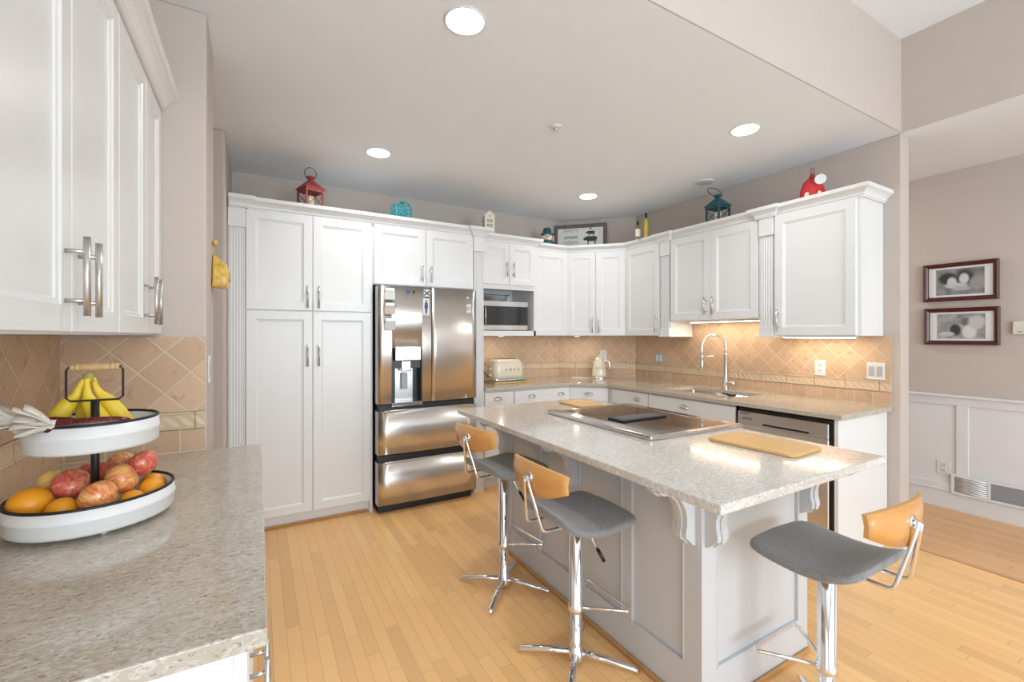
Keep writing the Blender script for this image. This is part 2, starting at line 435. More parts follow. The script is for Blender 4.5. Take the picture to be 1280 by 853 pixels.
sbox('wall_hall_end', 'wall', 3.73, 4.3, 0, 4.79, 4.4, CH)
b = MB(); b.box(-1.6, 2.18, 0, -.18, 2.50, CH, bev=.010, seg=3); struct(b.build('wall_pier', 'wall'))
b = MB(); b.box(-1.6, 3.36, 0, -.18, 4.3, CH, bev=.015, seg=3); struct(b.build('wall_pier', 'wall'))
sbox('wall_passage_end', 'wall', -1.7, 2.18, 0, -1.6, 4.3, CH)
sbox('wall_left', 'wall', -.74, .35, 0, -.62, 2.18, CH)
sbox('wall_left', 'wall', -.74, .35, CH, -.62, 1.24, TH)
sbox('wall_side', 'wall', XL, .35, 0, -.74, .45, TH)
# tall room behind the camera: walls with window openings
def window_wall(name, along, c0, c1, fixed0, fixed1, wins, z0=.7, z1=2.6):
    segs = []; cur = c0
    for a, e in wins: segs += [(cur, a, 0, TH), (a, e, 0, z0), (a, e, z1, TH)]; cur = e
    segs.append((cur, c1, 0, TH))
    b = MB()
    for a, e, lo, hi in segs:
        if along == 'x': b.box(a, fixed0, lo, e, fixed1, hi)
        else: b.box(fixed0, a, lo, fixed1, e, hi)
    struct(b.build(name, 'wall'))
window_wall('wall_rear', 'x', XL, 4.9, YB, YB + .1, [(-2.5, .1), (.7, 3.3)])
window_wall('wall_far_left', 'y', YB, .45, XL - .1, XL, [(-3.1, -.5)])
n = 0
for a, e in ((-2.5, .1), (.7, 3.3)):
    n += 1; b = MB()
    for x in (a, (a + e) / 2 - .03, e - .06): b.box(x, YB + .02, .7, x + .06, YB + .08, 2.6)
    for z in (.7, 2.54): b.box(a, YB + .02, z, e, YB + .08, z + .06)
    struct(b.build('window_%d' % n, 'trimwhite'))
b = MB()
for y in (-3.1, -1.83, -.56): b.box(XL - .08, y, .7, XL - .02, y + .06, 2.6)
for z in (.7, 2.54): b.box(XL - .08, -3.1, z, XL - .02, -.5, z + .06)
struct(b.build('window_3', 'trimwhite'))

# hall wainscot, baseboards
b = MB()
X = 4.79
b.box(X - .012, YB, 0, X, 4.3, .14, bev=.002); b.box(X - .022, YB, .14, X - .0, 4.3, .15, bev=.003)
b.box(X - .016, YB, .83, X, 4.3, .895, bev=.002); b.box(X - .034, YB, .892, X, 4.3, .912, bev=.004)
b.box(X - .006, YB, .15, X, 4.3, .83)
for yc in [1.262 + .56 * i for i in range(-9, 6)]:
    b.box(X - .018, yc - .035, .15, X - .006, yc + .035, .83, bev=.002)
b.box(X - .016, YB, .15, X - .006, 4.3, .20, bev=.002)
struct(b.build('trim_2', 'trimwhite'))
b = MB()
sweep(b, [(3.61, 1.32), (3.61, 1.24), (3.73, 1.24), (3.73, 4.2)], [(0, 0), (.016, 0), (.016, .085), (.010, .10), (.006, .125), (0, .13)])
for v in b.bm.verts: pass
struct(b.build('baseboard_right', 'trimwhite'))
b = MB(); b.box(-1.6, 2.165, 0, -.62, 2.18, .1); b.box(-.18, 2.18, 0, -.165, 2.5, .1); struct(b.build('baseboard_left', 'trimwhite'))

# ------------------------------------------------------------------ recessed lights, ceiling bits
def downlight(x, y, z, label, k=1.0):
    t = thing('recessed_light', label, 'ceiling light', (x, y, z), 0, None)
    b = MB(); b.lathe([(.085, 0), (.088, -.003), (.084, -.005), (.078, -.004), (.078, -.001)], seg=40, cap=False); b.build('trim_ring', 'trimwhite', t)
    b = MB(); b.lathe([(.0785, -.0005), (.0785, -.0035)], seg=40); b.build('lens', 'lamp', t)
    d = bpy.data.lights.new('downlight_glow', 'AREA'); d.shape = 'DISK'; d.size = .13; d.energy = DOWN * k; d.color = (1, .985, .965); d.spread = R(150)
    o = bpy.data.objects.new('downlight_glow', d); o.location = (0, 0, -.012); o.parent = t; COL.objects.link(o)
    return t
downlight(.749, 1.70, CH, 'round recessed ceiling light nearest the camera, top centre of the photo')
downlight(.749, 3.23, CH, 'round recessed ceiling light above the tall pantry doors')
downlight(2.685, 1.711, CH, 'round recessed ceiling light above the island, nearest the taupe bulkhead')
downlight(2.69, 3.26, CH, 'round recessed ceiling light in front of the corner cabinets', .7)
hl = bpy.data.lights.new('hall_lamp', 'AREA'); hl.shape = 'DISK'; hl.size = .12; hl.energy = 12; hl.color = (1, .94, .86)
o = bpy.data.objects.new('hall_lamp', hl); o.location = (4.15, 2.6, 2.66); COL.objects.link(o)
for x, y in ((-.6, -1.2), (1.6, -1.2), (-.6, -3.2), (1.6, -3.2)):  # unseen ceiling lamps added to even out the ambient light
    d = bpy.data.lights.new('family_room_fill', 'AREA'); d.shape = 'DISK'; d.size = .15; d.energy = DOWN; d.color = (1, .985, .965)
    o = bpy.data.objects.new('family_room_fill', d); o.location = (x, y, TH - .02); COL.objects.link(o)
t = thing('ceiling_speaker', 'small round white ceiling grille above the teal lantern', 'ceiling grille', (3.30, 2.46, CH))
b = MB(); b.lathe([(.075, 0), (.078, -.004), (.070, -.008), (.0, -.009)], seg=32); b.build('grille', 'trimwhite', t)
b = MB()
for r in (.02, .04, .058): b.tube([(r * math.cos(a), r * math.sin(a), -.010) for a in [2 * PI * i / 24 for i in range(24)]], .0015, 5, True)
b.build('grille_rings', 'plategrey', t)
t = thing('fire_sprinkler', 'small fire sprinkler head in the middle of the white ceiling', 'sprinkler', (1.618, 2.271, CH))
b = MB(); b.lathe([(.036, 0), (.036, -.003), (.03, -.008), (.012, -.010)], seg=24); b.build('escutcheon', 'trimwhite', t)
b = MB(); b.lathe([(.010, -.008), (.010, -.016), (.005, -.02), (.005, -.03), (.016, -.032), (.016, -.034)], seg=16); b.build('sprinkler_head', 'nickel', t)

# ------------------------------------------------------------------ cabinet parts
def bar_handle(parent, x, z, L=.155, y=0, r=.006, out=.032, name='handle'):
    b = MB(); b.cyl((x, y - out, z - L / 2), (x, y - out, z + L / 2), r, 14)
    for dz in (-L * .31, L * .31): b.cyl((x, y, z + dz), (x, y - out, z + dz), r * .75, 10)
    return b.build(name, 'nickel', parent)
def door(parent, x0, z0, w, h, hx=None, hz=None, L=.15, st=.058, name='door'):
    b = MB(); b.door(0, 0, w - .003, h - .003, st=st); d = b.build(name, 'white', parent, loc=(x0 + .0015, -.02, z0 + .0015))
    if hx is not None: bar_handle(d, hx - x0, hz - z0, L)
    return d
def cup_pull(parent, x, z):
    b = MB(); Wd, D, H = .044, .024, .026; rows = []
    for i in range(13):
        th = PI * i / 12; rows.append([(x + Wd * math.cos(th), -D * math.sin(th) * math.cos(p) - .001, z - .006 + H * math.sin(th) * math.sin(p)) for p in [PI / 2 * j / 6 for j in range(7)]])
    V = [[b.v(c) for c in r] for r in rows]
    for i in range(12):
        for j in range(6): b.face([V[i][j], V[i + 1][j], V[i + 1][j + 1], V[i][j + 1]], True)
    o = b.build('cup_pull', 'nickel', parent); m = o.modifiers.new('s', 'SOLIDIFY'); m.thickness = .0018
    b = MB(); b.box(x - .05, -.0015, z + .016, x + .05, 0, z + .024, bev=.0005)
    return o
def drawer(parent, x0, z0, w, h, pulls):
    b = MB(); b.box(0, 0, 0, w - .003, .02, h - .003, bev=.003); d = b.build('drawer', 'white', parent, loc=(x0 + .0015, -.02, z0 + .0015))
    for p in pulls: cup_pull(d, p - x0, h * .52)
    return d
def pilaster(parent, x0, x1, z0, z1, proj=.018, block=.13, base=False, depth=.03):
    b = MB(); b.box(x0, -proj + .006, z0, x1, depth, z1)
    w = x1 - x0; n = 4; m = .014
    # raised fillets between the flutes
    fw = (w - 2 * m) / n
    for i in range(n + 1):
        cx = x0 + m + i * fw; b.box(cx - .005, -proj, z0 + .02, cx + .005, -proj + .008, z1 - block, bev=.003)
    b.box(x0, -proj, z0, x0 + .006, -proj + .01, z1 - block); b.box(x1 - .006, -proj, z0, x1, -proj + .01, z1 - block)
    b.box(x0 - .004, -proj - .008, z1 - block, x1 + .004, depth, z1, bev=.002)
    b.box(x0 - .006, -proj - .012, z1 - block - .002, x1 + .006, depth, z1 - block + .006, bev=.002)
    if base:
        b.box(x0 - .004, -proj - .006, z0, x1 + .004, depth, z0 + .07, bev=.003); 
    return b.build('pilaster', 'white', parent)

# tall pantry (frame plane y=3.575)
T = 2.258
t = thing('pantry_cabinet', 'tall white four-door pantry cabinet with fluted column on its left', 'cabinet', (-.1795, 3.575, 0))
b = MB(); b.box(.0, 0, .10, .9625, .59, T + .0765); b.box(0.0, .035, 0, .9625, .59, .10); b.box(.94, 0, 0, .9625, .59, .1); b.build('body', 'white', t)
pilaster(t, .008, .103, 0, T, depth=.02)
for z0, z1, hz in ((.095, 1.557, 1.235), (1.563, T, 1.66)):
    door(t, .1075, z0, .423, z1 - z0, .1075 + .385, hz, .16)
    door(t, .5305, z0, .419, z1 - z0, .5305 + .038, hz, .16)
bx('shoe_moulding', 'shoe', t, .10, .018, 0, .932, .0352, .02, bev=.006)
# over the fridge
t = thing('fridge_cabinet', 'white two-door cabinet above the refrigerator with a fluted column on its right', 'cabinet', (.785, 3.575, 0))
b = MB(); b.box(.0, 0, 1.785, .862, .59, T + .0765); b.box(.862, 0, 0, .965, .59, T + .0765); b.build('body', 'white', t)
pilaster(t, .866, .961, 0, T, depth=.02)
door(t, .004, 1.79, .424, T - 1.79, .004 + .385, 1.885, .13)
door(t, .428, 1.79, .432, T - 1.79, .428 + .038, 1.885, .13)
# microwave cabinet (frame 3.71)
t = thing('microwave_cabinet', 'white wall cabinet with two small doors over an open microwave niche', 'cabinet', (1.752, 3.71, 0))
w = .645; b = MB()
b.box(0, 0, 1.86, w, .45, T + .0765); b.box(0, 0, 1.38, .052, .45, 1.86); b.box(w - .022, 0, 1.38, w, .45, 1.86)
b.box(0, 0, 1.38, w, .45, 1.428); b.box(.05, .43, 1.42, w - .02, .45, 1.86)
b.box(0.052, -.001, 1.823, w - .022, .02, 1.86); b.build('body', 'white', t)
door(t, .045, 1.865, .288, T - 1.865, .045 + .25, 2.005, .14, st=.05)
door(t, .333, 1.865, .290, T - 1.865, .333 + .038, 2.005, .14, st=.05)
# corner run of wall cabinets
t = thing('wall_cabinet', 'narrow one-door white wall cabinet right of the microwave', 'wall cabinet', (2.398, 3.84, 0))
b = MB(); b.box(0, 0, 1.38, .475, .325, T + .0765); b.build('body', 'white', t); door(t, .04, 1.382, .432, T - 1.382)
t = thing('corner_wall_cabinet', 'diagonal two-door white corner wall cabinet behind the kettle', 'wall cabinet', (2.875, 3.84, 0), R(-45))
w = .615; b = MB(); b.prism([(0, 0), (w, 0), (w + .21, .21), (w + .12, .34), (-.12, .34), (-.21, .21)], 1.38, T + .0765); b.build('body', 'white', t)
door(t, .004, 1.382, .303, T - 1.382, .004 + .27, 1.49, .16); door(t, .307, 1.382, .303, T - 1.382, .307 + .033, 1.49, .16)
def rcab(name, label, y0, y1, z0): return thing(name, label, 'wall cabinet', (3.31, y0, z0), R(-90))
t = rcab('wall_cabinet', 'one-door white wall cabinet just right of the diagonal corner, fluted strip beside its handle', 3.403, 2.83, 0)
b = MB(); b.box(0, 0, 1.38, .573, .298, T + .0765); b.build('body', 'white', t)
door(t, .006, 1.382, .452, T - 1.382, .006 + .418, 1.49, .16)
pilaster(t, .470, .570, 1.38, T, base=True, depth=.02)
b = MB(); b.box(.455, -.035, 1.370, .59, .29, 1.382, bev=.003); b.build('light_rail', 'white', t)
t = rcab('wall_cabinet', 'shorter two-door white wall cabinet hung above the sink', 2.829, 1.99, 0)
b = MB(); b.box(0, 0, 1.515, .838, .298, T + .0765); b.build('body', 'white', t)
door(t, .010, 1.517, .415, T - 1.517, .010 + .375, 1.63, .15); door(t, .425, 1.517, .409, T - 1.517, .425 + .037, 1.63, .15)
t = rcab('wall_cabinet', 'large single-door white wall cabinet at the right end, above the double switch plate', 1.99, 1.335, 0)
b = MB(); b.box(0, 0, 1.38, .655, .298, T + .0765); b.build('body', 'white', t)
pilaster(t, .008, .108, 1.38, T, base=True, depth=.02)
door(t, .118, 1.382, .515, T - 1.382, .118 + .032, 1.49, .16)
b = MB(); b.box(-.02, -.035, 1.370, .125, .29, 1.382, bev=.003); b.build('light_rail', 'white', t)
# crown mouldings
crown('crown_moulding', [(-.17, 3.55), (-.066, 3.55), (-.066, 3.575), (1.645, 3.575), (1.645, 3.55), (1.757, 3.55), (1.757, 3.70)], 'white crown moulding along the top of pantry and fridge cabinets')
crown('crown_moulding', [(1.82, 3.71), (2.40, 3.71), (2.40, 3.77)], 'short white crown moulding above the microwave niche')
crown('crown_moulding', [(2.41, 3.84), (2.875, 3.84), (3.31, 3.405), (3.31, 2.945), (3.285, 2.945), (3.285, 2.825), (3.31, 2.825), (3.31, 1.995), (3.285, 1.995), (3.285, 1.872), (3.31, 1.872), (3.31, 1.332), (3.608, 1.332)], 'white crown moulding round the corner and sink-side wall cabinets')
# left foreground wall cabinets (facing +x, frame plane x=-.34)
def lcab(label, y0, w, hs, xo=-.345):
    t = thing('wall_cabinet', label, 'wall cabinet', (xo, y0, 0), R(90))
    b = MB(); b.box(0, 0, 1.383, w, .272, T + .0765); b.build('body', 'white', t)
    return t
t = lcab('large white double-door wall cabinet in the near left foreground, long steel bar handles', .866, .704, None)
door(t, 0, 1.386, .351, T - 1.386, .351 - .038, 1.496, .157, st=.052); door(t, .351, 1.386, .353, T - 1.386, .351 + .038, 1.496, .157, st=.052)
t = lcab('white double-door wall cabinet at the far end of the left wall, touching the taupe pier', 1.571, .607, None)
door(t, 0, 1.386, .338, T - 1.386, .338 - .036, 1.496, .157, st=.052); door(t, .338, 1.386, .269, T - 1.386, .338 + .042, 1.496, .157, st=.052)
crown('crown_moulding', [(-.325, .866), (-.325, 2.178)], 'white crown moulding on the left foreground wall cabinets')

# under-cabinet lights
def strip(y0, y1, z, x, label, e=UNDER):
    t = thing('under_cabinet_light', label, 'light fixture', (x, y0, z))
    L = y1 - y0
    bx('housing', 'plate', t, -.03, 0, .004, .03, L, .016); b = MB(); b.box(-.011, .01, 0, .011, L - .01, .0042); b.build('diffuser', 'led', t)
    d = bpy.data.lights.new('strip_glow', 'AREA'); d.shape = 'RECTANGLE'; d.size = .02; d.size_y = L - .02; d.energy = e; d.color = (1, .80, .56)
    o = bpy.data.objects.new('strip_glow', d); o.location = (0, L / 2, -.003); o.parent = t; COL.objects.link(o)
strip(2.07, 2.74, 1.498, 3.47, 'lit under-cabinet light strip above the sink', 1.3)
strip(1.42, 1.90, 1.364, 3.45, 'lit under-cabinet light strip beneath the right end wall cabinet')
b = MB(); b.tube([(3.50, 2.02, 1.510), (3.49, 1.998, 1.500), (3.45, 1.994, 1.492)], .003, 6); tag(b.build('wire', 'plate'), 'short white wire under the cabinet above the sink', 'wire')

def puck(x, y, label, e):
    t = thing('puck_light', label, 'light fixture', (x, y, 1.38))
    b = MB(); b.lathe([(.034, 0), (.034, -.004), (.028, -.006)], seg=24); b.build('housing', 'plate', t)
    b = MB(); b.lathe([(.026, -.006), (.026, -.007), (.02, -.008)], seg=24); b.build('lens', M['puck'], t)
    d = bpy.data.lights.new('puck_fill', 'AREA'); d.shape = 'DISK'; d.size = .05; d.energy = e; d.color = (1, .90, .76)  # weak glow added to brighten the backsplash; the fitting itself looks unlit
    o = bpy.data.objects.new('puck_fill', d); o.location = (0, 0, -.010); o.parent = t; COL.objects.link(o)
M['puck'] = mat('puck_lens_added_glow', (1, 1, 1), .5, emit=(1, .9, .76), es=4)
puck(2.12, 3.92, 'small round puck light under the microwave niche', .55)
puck(2.98, 3.80, 'small round puck light added under the diagonal corner wall cabinet to brighten the tiles', .75)  # guessed second puck, added to lift the dark corner

# ------------------------------------------------------------------ base cabinets and worktop (sink side)
t = thing('base_cabinet', 'white base cabinet run under the toaster with shallow drawers and cup pulls', 'base cabinet', (1.752, 3.575, 0))
w = .955; b = MB(); b.box(0, 0, .1, w, .59, .884); b.box(0, .06, 0, w, .59, .1); b.build('body', 'white', t)
drawer(t, .006, .735, .302, .135, [.137]); drawer(t, .312, .735, .640, .135, [.50 - .0, .84])
door(t, .006, .11, .302, .62); door(t, .312, .11, .320, .62); door(t, .632, .11, .320, .62)
t = thing('base_cabinet', 'narrow diagonal white base cabinet in the corner under the kettle', 'base cabinet', (2.712, 3.575, 0), R(-45))
w = .383; b = MB(); b.prism([(0, 0), (w, 0), (w + .3, .3), (w + .3, .5), (-.3, .5), (-.3, .3)], .1, .884); b.prism([(-.04, .06), (w + .04, .06), (w + .3, .3), (w + .3, .5), (-.3, .5), (-.3, .3)], 0, .1); b.build('body', 'white', t)
drawer(t, .004, .735, .375, .135, [.19]); door(t, .004, .11, .375, .62)
t = thing('base_cabinet', 'white sink base cabinet run between corner and dishwasher, shallow drawers with cup pulls', 'base cabinet', (2.985, 3.30, 0), R(-90))
w = 1.345; b = MB(); b.box(0, 0, .1, w, .1, .884); b.box(0, .1, .1, w, .61, .62); b.box(0, .06, 0, w, .61, .1); b.box(w-.018, 0, 0, w, .61, .884); b.build('body', 'white', t)
drawer(t, .06, .735, .455, .135, [.39]); drawer(t, .52, .735, .815, .135, [.895])
door(t, .06, .11, .455, .62); door(t, .52, .11, .408, .62); door(t, .928, .11, .408, .62)
o = bx('end_panel', 'white', None, 2.967, 1.312, 0, 3.605, 1.336, .8845); tag(o, 'plain white cabinet end panel right of the dishwasher', 'panel')
# worktop with sink cut-out
b = MB(); b.prism([(1.752, 4.166), (1.752, 3.53), (2.69, 3.53), (2.94, 3.28), (2.94, 1.285), (3.606, 1.285), (3.606, 3.558), (2.998, 4.166)], .885, .915, holes=[[(3.12, 2.06), (3.48, 2.06), (3.48, 2.72), (3.12, 2.72)]])
tag(b.build('countertop', 'quartz2' if 'quartz2' in M else 'stone', bevel=.003), 'beige speckled stone worktop along the sink wall with cut-out sink', 'countertop')
t = thing('kitchen_sink', 'undermount stainless sink set in the beige worktop below the tall faucet', 'sink', (3.30, 2.39, .884))
b = MB()
def rr(x0, y0, x1, y1, r, z, n=5):
    out = []
    for cx, cy, a0 in ((x1 - r, y1 - r, 0), (x0 + r, y1 - r, 90), (x0 + r, y0 + r, 180), (x1 - r, y0 + r, 270)):
        for i in range(n + 1): a = R(a0 + 90 * i / n); out.append((cx + r * math.cos(a), cy + r * math.sin(a), z))
    return out
b.rings([rr(-.195, -.345, .195, .345, .03, 0), rr(-.175, -.325, .175, .325, .03, 0), rr(-.17, -.32, .17, .32, .04, -.17), rr(-.14, -.29, .14, .29, .04, -.185)], cap=False)
L = b.bm.verts[:]; b.bm.verts.ensure_lookup_table(); b.face([v for v in b.bm.verts][-24:])
o = b.build('basin', 'steelh', t); sm = o.modifiers.new('s', 'SOLIDIFY'); sm.thickness = .002; sm.offset = -1
b = MB(); b.lathe([(.04, -.183), (.04, -.18), (.02, -.179)], seg=20); b.build('drain', 'chrome', t)
t = thing('dish_brush', 'small black dish brush lying on the near rim of the sink', 'brush', (3.165, 2.13, .915), R(80))
b = MB(); b.box(-.035, -.018, .0, .03, .018, .016, bev=.006, seg=2); b.build('brush_head', 'black', t)
b = MB(); b.tube([(.025, 0, .010), (.06, .002, .012), (.09, .0, .010)], [.007, .006, .005], 8); b.build('brush_handle', 'black', t)
# faucet
t = thing('kitchen_faucet', 'tall arched brushed-steel pull-down faucet behind the sink', 'faucet', (3.535, 2.43, .915))
b = MB(); b.lathe([(.027, 0), (.027, .006), (.022, .010), (.022, .085), (.018, .09), (.015, .13), (.0145, .30), (.016, .305), (.013, .31)], seg=20); b.build('faucet_body', 'nickel', t)
dx, dy = -.205, .085
arc = [(0, 0, .30), (0, 0, .345)] + [(dx * .5 * (1 - math.cos(a)), dy * .5 * (1 - math.cos(a)), .365 + .105 * math.sin(a)) for a in [PI * i / 14 for i in range(15)]] + [(dx, dy, .33), (dx, dy, .29)]
b = MB(); b.tube(arc, .0105, 12); b.build('arched_spout', 'chrome', t)
b = MB(); b.lathe([(.011, .30), (.015, .295), (.015, .262), (.012, .258), (.015, .25), (.016, .2), (.013, .175)], (dx, dy, 0), seg=16); b.build('spray_head', 'nickel', t)
b = MB(); b.tube([(0, 0, .295), (dx, dy, .285)], .0035, 8); b.build('support_rod', 'chrome', t)
b = MB(); b.cyl((0, -.012, .052), (.012, -.085, .056), .017, 16); b.cyl((-.004, .03, .052), (0, 0, .052), .006, 8); b.build('lever_handle', 'nickel', t)
# dishwasher
t = thing('dishwasher', 'stainless dishwasher under the worktop at the right end of the sink run', 'dishwasher', (2.985, 1.95, 0), R(-90))
w = .608; b = MB(); b.box(.004, 0, .09, w - .004, .55, .87); b.box(.0, .045, 0, w, .55, .09); b.build('tub', 'black', t)
b = MB(); b.box(.008, -.026, .10, w - .02, 0, .757, bev=.004); b.build('lower_door', 'steel', t)
b = MB(); b.box(.008, -.026, .757, w - .02, 0, .852, bev=.004); b.box(.19, -.030, .79 - .02, w - .10, -.024, .772, bev=.002); b.build('control_panel', 'steelh', t)
bx('pocket_handle', 'black', t, .19, -.028, .772, w - .13, -.0255, .784, bev=.001)
bx('badge', 'ink', t, .03, -.0275, .836, .095, -.0258, .842, bev=0)
b = MB(); b.box(.045, -.0275, .806, .115, -.0258, .809); b.box(.045, -.0275, .797, .115, -.0258, .80); b.build('vent_slots', 'black', t)

# ------------------------------------------------------------------ backsplashes
def splash(name, label, loc, rotz, L, top, ox=0, tsize=.1025, z0=.915, base=.105, off=.0, bsize=.105, extra=None):
    t = thing(name, label, 'backsplash', (loc[0], loc[1], 0), rotz)
    mb = tile_mat('square_terracotta_tile', False, bsize, TC1, TC2, off, -(z0 + .008) + 0, gw=.028, sy=.092)
    md = tile_mat('diagonal_terracotta_tile', True, tsize, TC1, TC2, ox[0], ox[1], gw=.026)
    b = MB(); b.box(0, -.009, z0, L, -.0005, z0 + .093); b.build('square_tiles', mb, t)
    b = MB(); b.box(0, -.010, 0, L, -.0005, .068); b.box(0, -.014, 0, L, -.009, .010, bev=.003); b.box(0, -.014, .058, L, -.009, .068, bev=.003); b.build('border_tiles', 'border', t, loc=(0, 0, z0 + .095))
    b = MB()
    if extra: b.yprism([(0, z0 + .165), (L, z0 + .165), (L, top)] + [(L - .0, top)][:0] + extra + [(0, top)], -.009, -.0005)
    else: b.box(0, -.009, z0 + .165, L, -.0005, top)
    b.build('diagonal_tiles', md, t)
    return t
splash('tile_backsplash', 'tan tile backsplash on the wall behind the toaster', (1.752, 4.17), 0, 1.245, 1.38, (.03, .01))
splash('tile_backsplash', 'tan tile backsplash on the diagonal corner wall behind the kettle', (3.0, 4.17), R(-45), .86, 1.38, (0.0, .01))
splash('tile_backsplash', 'warmly lit tan tile backsplash along the sink wall', (3.61, 3.555), R(-90), 2.265, 1.38, (.0, .002), off=.04,
       extra=[(1.563, 1.38), (1.563, 1.515), (.73, 1.515), (.73, 1.38)])
splash('tile_backsplash', 'tan tile backsplash on the taupe pier behind the two-tier stand', (-.62, 2.18), 0, .435, 1.375, (-.226 + .0825, -1.154), tsize=.1165, bsize=.112, off=-.02)
splash('tile_backsplash', 'tan tile backsplash on the left foreground wall beneath the wall cabinets', (-.62, .82), R(90), 1.35, 1.382, (.03, -1.154), tsize=.1165, bsize=.112)

# ------------------------------------------------------------------ outlets and switches
def plate(label, loc, rotz, kind, m='plate', name=None, w=.072, h=.115):
    t = thing(name or ('wall_outlet' if kind == 'o' else 'light_switch'), label, 'outlet' if kind == 'o' else 'switch', loc, rotz)
    bx('cover_plate', m, t, -w / 2, -.006, -h / 2, w / 2, 0, h / 2, bev=.002)
    b = MB()
    if kind == 'o':
        for dz in (-.02, .02): b.lathe([(.016, 0), (.016, .003), (.012, .0035)], seg=16)
        for v in b.bm.verts[:]: pass
        b.bm.clear()
        for dz in (-.021, .021): b.box(-.017, -.0085, dz - .014, .017, -.006, dz + .014, bev=.001)
        b.build('sockets', m, t); b = MB()
        for dz in (-.021, .021):
            b.box(-.008, -.0092, dz - .004, -.005, -.0084, dz + .007); b.box(.005, -.0092, dz - .004, .008, -.0084, dz + .007); b.box(-.0025, -.0092, dz - .010, .0025, -.0084, dz - .007)
        b.build('slots', 'black', t)
    else:
        n = 2 if w > .09 else 1
        for i in range(n):
            cx = (i - (n - 1) / 2) * .046; b.box(cx - .016, -.010, -.033, cx + .016, -.006, .033, bev=.002)
        b.build('rocker', 'plategrey' if m != 'plategrey' else 'plate', t)
    return t
plate('white wall outlet on the sink backsplash, left of the double switch', (3.6005, 1.712, 1.145), R(-90), 'o')
plate('white double switch plate near the right end of the sink backsplash', (3.6005, 1.372, 1.143), R(-90), 's', w=.10)
plate('grey double switch plate on the backsplash left of the faucet', (3.6005, 3.22, 1.15), R(-90), 's', 'plategrey', w=.115)
c = 3.0 + .30; plate('pale outlet plate on the diagonal backsplash behind the kettle', (3.36 - .0064, 3.81 - .0064, 1.16), R(-45), 'o')
plate('white outlet at the far left of the back counter, half hidden by the toaster', (1.99, 4.1605, 1.16), 0, 'o')
plate('slim pale switch plate on the side of the taupe pier', (-.18, 2.262, 1.24), R(90), 's')
plate('white outlet on the hall wainscot left of the floor vent', (4.784, 1.372, .325), R(-90), 'o', w=.085)

# ------------------------------------------------------------------ refrigerator
t = thing('refrigerator', 'stainless French-door refrigerator with water dispenser and two lower drawers', 'refrigerator', (.795, 3.445, 0))
w = .825
b = MB(); b.box(.012, .10, .05, w - .012, .68, 1.745, bev=.004); b.box(.02, .06, 0.0, w - .02, .66, .05); b.build('fridge_body', 'steeldark', t)
def fdoor(name, x0, x1, z0, z1, cut=None):
    b = MB(); n = 10
    ym = lambda x: -.012 * (1 - ((x - w / 2) / (w / 2)) ** 2) 
    xs = [x0 + (x1 - x0) * i / n for i in range(n + 1)]
    if cut: xs = sorted(set([x for x in xs if not (cut[0] - .01 < x < cut[1] + .01)] + [cut[0], cut[1]]))
    def seg(xa, xb, za, zb):
        ya, yb = ym(xa), ym(xb); vs = [b.v(c) for c in ((xa, ya, za), (xb, yb, za), (xb, .094, za), (xa, .094, za), (xa, ya, zb), (xb, yb, zb), (xb, .094, zb), (xa, .094, zb))]
        return vs
    for xa, xb in zip(xs, xs[1:]):
        parts = [(z0, z1)]
        if cut and xa >= cut[0] - 1e-6 and xb <= cut[1] + 1e-6: parts = [(z0, cut[2]), (cut[3], z1)]
        for za, zb in parts:
            q = seg(xa, xb, za, zb)
            b.face([q[0], q[1], q[5], q[4]], True); b.face([q[3], q[7], q[6], q[2]]); b.face([q[4], q[5], q[6], q[7]]); b.face([q[0], q[3], q[2], q[1]])
            if xa == x0: b.face([q[0], q[4], q[7], q[3]])
            if xb == x1: b.face([q[1], q[2], q[6], q[5]])
            if cut and abs(xa - cut[1]) < 1e-6 and not (len(parts) == 2): pass
    bmesh.ops.remove_doubles(b.bm, verts=b.bm.verts, dist=1e-5)
    return b.build(name, 'steel', t)
D = (.105, .345, .855, 1.285)
dl = fdoor('left_door', .0, .420, .853, 1.765, D)
dr = fdoor('right_door', .425, w, .853, 1.765)
d1 = fdoor('upper_drawer', .0, w, .463, .797)
d2 = fdoor('lower_drawer', .0, w, .075, .402)
for d, z0, z1 in ((d1, .797, .843), (d2, .402, .452)):
    bx('handle_recess', 'steeldark', d, .012, .016, z0, w - .012, .094, z1)
    bx('handle_lip', 'chrome', d, .045, -.014, z0 - .002, w - .045, .002, z0 + .007, bev=.003)
for z in (.843, .452): pass
# dispenser
b = MB(); x0, x1, z0, z1 = D
b.box(x0, .085, z0, x1, .09, z1); b.box(x0 - .002, -.006, z0, x0 + .006, .09, z1); b.box(x1 - .006, -.006, z0, x1 + .002, .09, z1); b.box(x0, -.0, z1 - .006, x1, .09, z1)
dp = b.build('dispenser_recess', 'steeldark', dl)
bx('drip_tray', 'steelh', dl, x0 - .004, -.018, z0 - .022, x1 + .004, .088, z0 + .006, bev=.002)
bx('recess_back', M['silver'], dl, x0 + .045, .078, z0 + .006, x1 - .05, .086, z0 + .30)
b = MB(); b.box(x0 + .022, -.022, z1 - .098, x1 - .012, .05, z1 + .012, bev=.004); b.build('control_screen', 'steel', dl)
b = MB(); b.prism([(x0 + .01, .01), (x1 - .01, .01), (x1 - .03, .08), (x0 + .03, .08)], z1 - .160, z1 - .099); b.build('spout_housing', 'steeldark', dl)
b = MB(); b.box(x0 + .075, .0, z1 - .185, x1 - .085, .05, z1 - .10, bev=.008, seg=2); b.build('spout', 'steelh', dl)
b = MB(); b.box(x0 + .09, .05, z1 - .33, x1 - .10, .06, z1 - .20, bev=.006, seg=2); b.build('dispenser_paddle', 'plategrey', dl)
